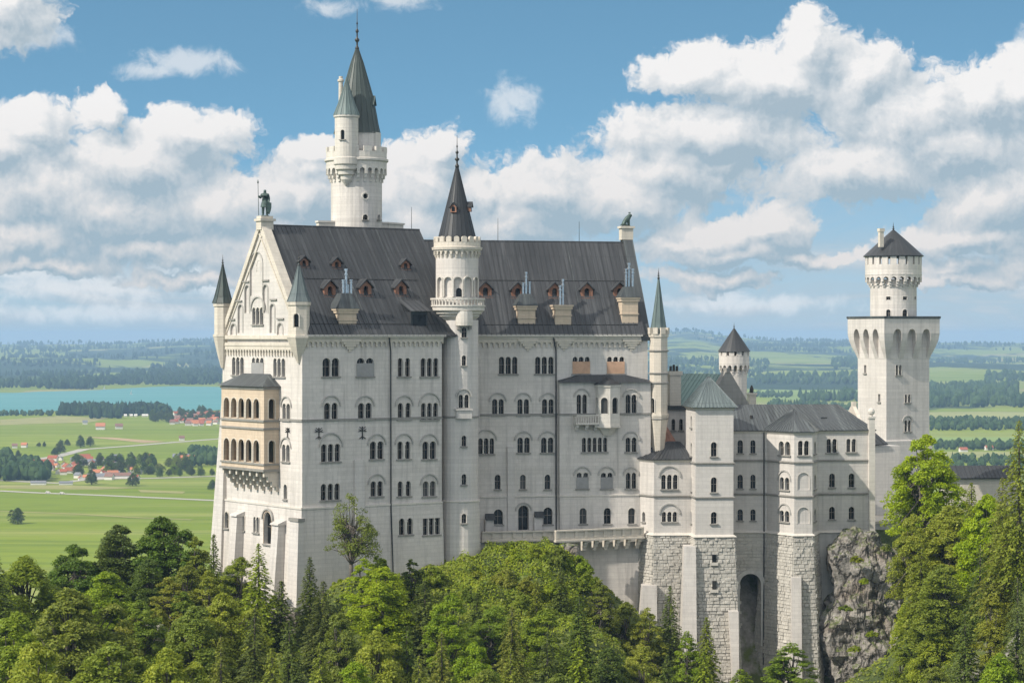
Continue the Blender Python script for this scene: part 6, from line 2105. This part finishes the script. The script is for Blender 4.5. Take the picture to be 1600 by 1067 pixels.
sheet('lake', [onplain(a, b) for a, b in lake_px], ZP + .5, wat())
M['road'] = plain('pale_road', (.36, .34, .29), .9, 0, .12)
M['tan'] = plain('bare_field', (.34, .24, .12), .95, 0, .2, .02)
M['drygrass'] = plain('dry_grass', (.24, .23, .07), .95, 0, .25, .02)
def road(px_pts, wdt, z=ZP + .25, mat='road', name='road'):
    pts = [Vector(onplain(a, b)) for a, b in px_pts]
    L_, R__ = [], []
    for i, p in enumerate(pts):
        tdir = (pts[min(i + 1, len(pts) - 1)] - pts[max(i - 1, 0)]).normalized()
        nrm = Vector((-tdir.y, tdir.x)) * wdt / 2
        L_.append(p + nrm); R__.append(p - nrm)
    n = len(pts)
    me = bpy.data.meshes.new(name)
    me.from_pydata([(*p, z) for p in L_ + R__], [], [(i, i + 1, n + i + 1, n + i) for i in range(n - 1)])
    me.materials.append(M[mat])
    o = bpy.data.objects.new(name, me); COL.objects.link(o)
    tag(o, kind='structure')
road([(-60, 765), (0, 767), (60, 770), (150, 773.5), (250, 778), (360, 783)], 12)
road([(-60, 746), (30, 752), (90, 755), (120, 751), (170, 748), (240, 747), (360, 743)], 14)
road([(20, 723), (90, 713), (112, 707), (131, 702), (200, 697), (260, 692), (330, 686.5), (380, 683)], 16)
road([(-60, 797), (40, 800), (120, 803), (200, 808), (300, 812)], 7, mat='drygrass', name='path')
sheet('bare_field', [onplain(a, b) for a, b in ((128, 682.5), (175, 683.5), (258, 690), (225, 692), (180, 687))], ZP + .22, 'tan')
sheet('dry_field', [onplain(a, b) for a, b in ((0, 656), (90, 650), (170, 653), (140, 660), (60, 662), (0, 664))], ZP + .22, 'drygrass')
sheet('dry_field', [onplain(a, b) for a, b in ((215, 765), (290, 768), (285, 771), (220, 769))], ZP + .22, 'drygrass')
sheet('dry_field', [onplain(a, b) for a, b in ((0, 758), (100, 758), (220, 762), (150, 765), (0, 763))], ZP + .21, 'drygrass')

# ---- woods that read as one mass
def wood(name, items, mat, z=None, seed=0, conif=.6, base_h=22, clump=0):
    """items: (px0, px1, py_front, py_back, n)"""
    r = np.random.default_rng(seed)
    V_, F_ = [], []
    off = 0
    for px0, px1, pyf, pyb, n in items:
        Yf, Yb = ZP * FPX / (CY - pyf), ZP * FPX / (CY - pyb)
        Y_ = r.uniform(Yf, Yb, n); X_ = (r.uniform(px0, px1, n) - CX) * Y_ / FPX
        Zg, rr, rss = far_z(X_, Y_)
        if z is None:
            am = np.clip((rr - rss) / 2500, 0, 1)
            Zg = Zg + am * (np.array([mnoise.fractal(Vector((a / 1500, b / 1900, 1.7)), .9, 2.0, 5) for a, b in zip(X_, Y_)]) * 26 - 6)
        for x, y, zg in zip(X_, Y_, Zg):
            if clump and mnoise.noise(Vector((x / 330, y / 620, 5.0))) + .35 * mnoise.noise(Vector((x / 90, y / 160, 9.0))) < clump - 1:
                continue
            cf = r.random() < conif
            h = base_h * r.uniform(.65, 1.15); rw = h * (r.uniform(.17, .24) if cf else r.uniform(.30, .45))
            prof = ((.55, .05), (1.0, .25), (.62, .58), (.08, 1.0)) if cf else ((.4, .05), (1.0, .38), (.86, .72), (.25, .98))
            k = 6
            a0 = r.uniform(0, 6.28)
            for q_, f in prof:
                for j in range(k):
                    a = a0 + 6.283 * j / k
                    rj = rw * q_ * r.uniform(.75, 1.25)
                    V_.append((x + rj * math.cos(a), y + rj * math.sin(a), zg + h * f * r.uniform(.97, 1.03)))
            for l in range(3):
                for j in range(k):
                    F_.append((off + l * k + j, off + l * k + (j + 1) % k, off + (l + 1) * k + (j + 1) % k, off + (l + 1) * k + j))
            F_.append(tuple(off + 3 * k + j for j in range(k)))
            off += 4 * k
    me = bpy.data.meshes.new(name)
    me.from_pydata(V_, [], F_)
    me.materials.append(M[mat])
    o = bpy.data.objects.new(name, me); COL.objects.link(o)
    return tag(o, kind='stuff')
def woodmat(name, a, b):
    m, t = new_mat(name)
    geo = t.n('ShaderNodeNewGeometry')
    c = t.mix(geo.outputs['Random Per Island'], a, b)
    bs = t.n('ShaderNodeBsdfPrincipled', {'Base Color': c, 'Roughness': .9, 'Specular IOR Level': .1})
    finish(t, bs)
    M[name] = m
woodmat('wood_dark', (.012, .028, .012), (.035, .062, .022))
woodmat('wood_mixed', (.022, .045, .016), (.055, .09, .028))
wood('wood', [(92, 238, 650, 643, 330), (140, 190, 655, 648, 60), (232, 262, 649, 644, 30), ], 'wood_dark', 0, 1, .75, 21)
wood('wood', [(-60, 95, 650, 647, 110)], 'wood_mixed', 0, 11, .2, 10)
wood('wood', [(72, 150, 608.5, 600, 260), (150, 345, 602.5, 594, 420), (190, 340, 597, 588, 300), (-40, 72, 607, 603, 60)], 'wood_dark', None, 2, .6, 26)
wood('wood', [(-40, 380, 600, 566, 1900)], 'wood_dark', None, 12, .6, 26, 1.10)
wood('wood', [(-40, 380, 566, 549, 1500)], 'wood_dark', None, 13, .6, 28, .90)
wood('wood', [(-800, -40, 608, 596, 900), (380, 1040, 606, 594, 500), (-700, -60, 700, 690, 120), (420, 1000, 668, 660, 200), (1640, 2300, 640, 606, 700), (1640, 2300, 690, 680, 200)], 'wood_mixed', None, 31, .5, 24, .95)
wood('wood', [(-60, 60, 752, 728, 170), (40, 75, 752, 738, 40), (-60, 20, 720, 714, 40), (298, 360, 730, 712, 70)], 'wood_mixed', 0, 3, .15, 15)
wood('wood', [(1440, 1590, 637, 606, 620), (1590, 1640, 637, 630, 90), (1540, 1640, 600, 594, 90), (1180, 1350, 602, 594, 200), (1250, 1350, 628, 620, 90), (1440, 1640, 574, 570, 160), (1040, 1200, 592, 578, 220), (1300, 1350, 585, 572, 140), (1200, 1290, 646, 640, 40)], 'wood_mixed', None, 4, .6, 24)
wood('wood', [(1150, 1345, 566, 556, 700), (1440, 1640, 562, 556, 200), (1240, 1345, 556, 550, 500), (1440, 1640, 551, 548, 400), (1040, 1200, 560, 552, 400)], 'wood_dark', None, 5, .6, 28, .92)

wood('wood', [(1440, 1640, 673, 660, 330), (1170, 1240, 622, 616, 60), (1200, 1340, 642, 636, 120)], 'wood_mixed', 0, 14, .3, 13)
wood('wood', [(1440, 1640, 704, 697, 150), (1440, 1640, 735, 720, 130)], 'wood_mixed', 0, 15, .35, 11)
M['meadow'] = plain('mown_meadow', (.16, .23, .045), .95, 0, .2, .01)
M['palemeadow'] = plain('pale_meadow', (.24, .25, .08), .95, 0, .2, .01)
for pts, mt in (([(1430, 644), (1560, 643), (1650, 645), (1650, 654), (1500, 657), (1430, 654)], 'palemeadow'), ([(1430, 683), (1640, 683), (1640, 692), (1500, 694), (1430, 690)], 'meadow'),
                ([(1430, 706), (1640, 706), (1640, 714), (1430, 716)], 'palemeadow'), ([(1190, 609), (1300, 606), (1350, 610), (1345, 622), (1230, 626), (1185, 618)], 'meadow'),
                ([(1160, 630), (1350, 630), (1350, 648), (1160, 648)], 'palemeadow'), ([(1590, 617), (1650, 614), (1650, 626), (1600, 627)], 'meadow')):
    sheet('meadow', [onplain(a, b) for a, b in pts], ZP + .35, mt)

# ---- trees one can tell apart on the plain
def far_tree(px, py, h, wr, mat, label, group):
    x, y = onplain(px, py)
    plant(random.choice(['oak', 'beech', 'maple']), (x, y, ZP), h / 15, wr / 8.2, mat, label, 'tree', group, root=False)
for px, py, h, lab in ((28, 818, 13, 'lone dark round tree in the meadow nearest the wood'), (143, 757, 15, 'lone tree beside the white sheds below the village street'),
                       (207, 759, 13, 'lone tree in the meadow below the village, by the street bend'), (126, 699, 16, 'bigger of two dark trees by the bend of the pale farm road'), (141, 697, 15, 'second dark tree by the bend of the pale farm road'),
                       (94, 708, 14, 'tree above the village where the farm road starts'), (86, 711, 10, 'small tree just above the village by the farm road'), (105, 696, 9, 'small tree in the open meadow before the farm road bend'),
                       (95, 697, 9, 'small tree left alone on the open meadow above the farm road'), (61, 698, 7, 'bush sized tree between the two hay barns and the farm road'), (69, 698, 7, 'bush sized tree next to the hay barns'), (28, 716, 10, 'small tree at the top edge of the village wood'), (332, 765, 10, 'lone bush sized tree close to the west gable')):
    far_tree(px, py, h, h * .85, 'leaf_dark', lab, 'single trees on the meadows')
for px, py, h in ((250, 745, 10), (264, 744, 9), (281, 744, 9), (299, 743, 10), (314, 744, 11), (331, 743, 9)):
    far_tree(px, py, h, h * .7, 'leaf_dark', 'small round tree in the avenue beside the village street', 'avenue of small trees')
rv = random.Random(5)
for i in range(60):
    px = rv.uniform(118, 300); py = rv.uniform(722, 742)
    far_tree(px, py, rv.uniform(9, 16), rv.uniform(8, 12), rv.choice(['leaf_dark', 'leaf_dark', 'leaf_mid']), 'leafy garden tree between the houses of the village', 'garden trees of the village')
for i in range(44):
    px = rv.uniform(236, 344); py = rv.uniform(644, 662)
    far_tree(px, py, rv.uniform(10, 18), rv.uniform(10, 15), 'leaf_dark', 'leafy tree between the houses of the lakeside village', 'garden trees of the lakeside village')

# ---- houses
M['plaster'] = plain('white_plaster', (.66, .63, .58), .9, 0, .1)
M['tiles_red'] = plain('red_tiles', (.30, .085, .045), .85, 0, .25)
M['tiles_orange'] = plain('orange_tiles', (.42, .16, .08), .85, 0, .25)
M['tiles_brown'] = plain('brown_tiles', (.20, .11, .085), .85, 0, .25)
M['tiles_grey'] = plain('grey_tiles', (.17, .175, .19), .85, 0, .2)
def house_proto(L, Wd, eav, rdg):
    t = bpy.data.objects.new('house', None); COL.objects.link(t)
    f0 = Frame(0, 0, 0)
    m = MB()
    m.outline(Frame(-L / 2, 0, 90), [(-Wd / 2, 0), (Wd / 2, 0), (Wd / 2, eav), (0, rdg), (-Wd / 2, eav)], 0, L)
    m.obj('wall', 'plaster', t, root=(0, 0, 0))
    m = MB()
    for s_ in (-1, 1):
        a = [(-L / 2 - .6, s_ * (Wd / 2 + .8), eav - .45), (L / 2 + .6, s_ * (Wd / 2 + .8), eav - .45), (L / 2 + .6, 0, rdg + .1), (-L / 2 - .6, 0, rdg + .1)]
        m.hexa(a, [(x, y, z + .3) for x, y, z in a])
    m.box(f0, L * .2, L * .2 + .8, -.9, -.1, rdg - .6, rdg + 1.2)
    m.obj('roof', 'tiles_red', t, root=(0, 0, 0))
    hide_proto(t)
    return t
HP = [house_proto(13, 10, 5.2, 9.6), house_proto(17, 11, 5.6, 10.2), house_proto(10, 9, 5, 8.8)]
HL = house_proto(34, 14, 5, 9.0)
def house(proto, px, py, rot, sc_, roof, label, group):
    x, y = onplain(px, py)
    o = proto.copy(); COL.objects.link(o)
    o.location = (x, y, ZP); o.rotation_euler = (0, 0, rot); o.scale = (sc_,) * 3
    for c in proto.children:
        k = c.copy(); COL.objects.link(k); k.parent = o
        if c.name.startswith('roof'):
            k.material_slots[0].link = 'OBJECT'; k.material_slots[0].material = M[roof]
    tag(o, label, 'house', group)
for i in range(78):
    px = rv.triangular(40, 262, 120); py = rv.uniform(718, 752)
    rf_ = rv.choice(['tiles_red', 'tiles_red', 'tiles_orange', 'tiles_brown', 'tiles_grey'])
    house(rv.choice(HP), px, py, rv.uniform(-.6, .6) + (1.57 if rv.random() < .4 else 0), rv.uniform(.5, .75), rf_,
          {'tiles_red': 'white house with dark red roof in the village below the farm road', 'tiles_orange': 'white house with orange roof in the village below the farm road',
           'tiles_brown': 'white house with brown roof in the village below the farm road', 'tiles_grey': 'white house with grey roof in the village below the farm road'}[rf_], 'houses of the village')
for i in range(52):
    px = rv.triangular(258, 352, 310); py = rv.uniform(648, 667)
    rf_ = rv.choice(['tiles_red', 'tiles_red', 'tiles_orange', 'tiles_brown'])
    house(rv.choice(HP), px, py, rv.uniform(-.7, .7), rv.uniform(.65, .9), rf_,
          {'tiles_red': 'house with dark red roof in the lakeside village', 'tiles_orange': 'house with orange roof in the lakeside village', 'tiles_brown': 'house with brown roof in the lakeside village'}[rf_], 'houses of the lakeside village')
for px, py, rot, sc_, rf_, lab, pr in (
   (157, 671, .1, 1.1, 'tiles_orange', 'large farm with orange roof alone in the meadow between the two villages', 0), (186, 670, .2, .9, 'tiles_brown', 'brown roofed barn beside the large orange roofed farm', 0),
   (23, 700, .2, .7, 'tiles_brown', 'hay barn with brown roof alone in the meadow above the village wood', 2), (38, 699, -.1, .75, 'tiles_orange', 'second hay barn with paler roof beside the brown one', 2),
   (284, 688, .2, .75, 'tiles_brown', 'small white barn by the end of the farm road', 2), (133, 663, .2, .8, 'tiles_grey', 'small white hut on the meadow before the lakeside wood', 2),
   (292, 725, .1, 1.0, 'tiles_orange', 'wide house with orange roof at the gable end of the village', 1), (288, 718, 0, .8, 'tiles_grey', 'long grey roofed hall behind the wide orange roofed house', 9),
   (133, 727, .05, .8, 'tiles_grey', 'long dark grey hall roof in the middle of the village', 9), (153, 748, .1, .65, 'tiles_grey', 'long white hotel with grey roof at the street side of the village', 9), (188, 747, .1, .65, 'tiles_brown', 'long white hotel with brown roof at the street side of the village', 9),
   (60, 757, .1, .45, 'tiles_grey', 'low white shed with grey roof at the village edge', 9), (103, 757, .2, .4, 'tiles_grey', 'small white shed by the village street', 9), (68, 735, .3, 1.2, 'tiles_red', 'red roofed house set in the dark wood beside the village', 1)):
    house(HL if pr == 9 else HP[pr], px, py, rot, sc_, rf_, lab, None)
for px, py, lab in ((176, 652, 'first'), (196, 651, ''), (205, 651, ''), (212, 651, ''), (224, 651, ''), (229, 651, '')):
    house(HP[2], px, py, .2, .55, 'plaster', 'small white lodge with white roof at the edge of the lakeside wood', 'white lodges by the wood')
for px, py in ((1520, 585), (1590, 566), (1597, 567), (1584, 567), (1577, 562), (1545, 703), (1505, 706)):
    Y = ZP * FPX / (CY - py)
    o_ = house(HP[1], px, py, .2, 1.1 if py < 600 else .6, 'tiles_red' if px != 1520 else 'plaster', 'distant farmhouse among the fields beyond the square tower' if py < 600 else 'pale house in the valley beyond the outbuilding', 'distant houses beyond the square tower' if py < 600 else 'pale houses in the valley')
# cars and boats
def car(px, py, label, sc_=1.6):
    x, y = onplain(px, py)
    m = MB()
    f0 = Frame(x, y, 8)
    m.outline(f0, [(-2.3, .35), (2.3, .35), (2.3, 1.0), (1.5, 1.15), (.9, 1.75), (-1.9, 1.8), (-2.3, 1.1)], -.9, .9)
    r_ = thing('car', label, 'car', (x, y, ZP), 'white vehicles on the meadow road')
    m2 = MB(); m2.v = [(a, b, c + ZP + .3) for a, b, c in m.v]; m2.f = m.f
    m2.obj('body', 'plaster', r_)
    for u in (-1.4, 1.4):
        w_ = MB()
        pts = [(u + .36 * math.cos(j * .7854), ZP + .66 + .36 * math.sin(j * .7854)) for j in range(8)]
        w_.outline(f0, pts, -.95, .95)
        w_.obj('wheel', 'iron', r_)
car(75, 770.5, 'white van on the meadow road nearer the end of the village'); car(97, 771.8, 'white van on the meadow road nearer the castle')
for px, py, lab in ((163, 609, 'tiny white sailboat near the far shore of the lake'), (205, 617, 'tiny white sailboat in the middle of the lake')):
    x, y = onplain(px, py)
    b = thing('sailboat', lab, 'boat', (x, y, ZP))
    m = MB(); f0 = Frame(x, y, 30)
    m.outline(f0, [(-4, 1.4), (-3, .4), (3.2, .4), (5, 1.5)], -1.2, 1.2)
    m2 = MB(); m2.v = [(p, q_, z + ZP + .4) for p, q_, z in m.v]; m2.f = m.f; m2.obj('hull', 'plaster', b)
    m = MB().outline(f0, [(-3.5, ZP + 2.6), (.8, ZP + 2.6), (.8, ZP + 13)], -.06, .06); m.obj('sail', 'plaster', b)
    MB().tube(f0.w(1, 0, ZP + 1.5), f0.w(1, 0, ZP + 14), .12, .08, 5).obj('mast', 'plaster', b)

# =================================================================== HAZE
hm = bpy.data.materials.new('haze_air')
hm.use_nodes = True
hm.node_tree.nodes.clear()
ht = NT(hm.node_tree)
pv = ht.n('ShaderNodeVolumePrincipled', {'Color': (.46, .70, .97, 1), 'Density': 6.2e-5, 'Anisotropy': 0.0})
ho = ht.n('ShaderNodeOutputMaterial')
ht.t.links.new(pv.outputs[0], ho.inputs['Volume'])
hb = MB().box(Frame(0, 0, 0), -27000, 27000, -28500, 400, -420, 58)
haze = hb.obj('haze', hm, None)
tag(haze, kind='stuff')
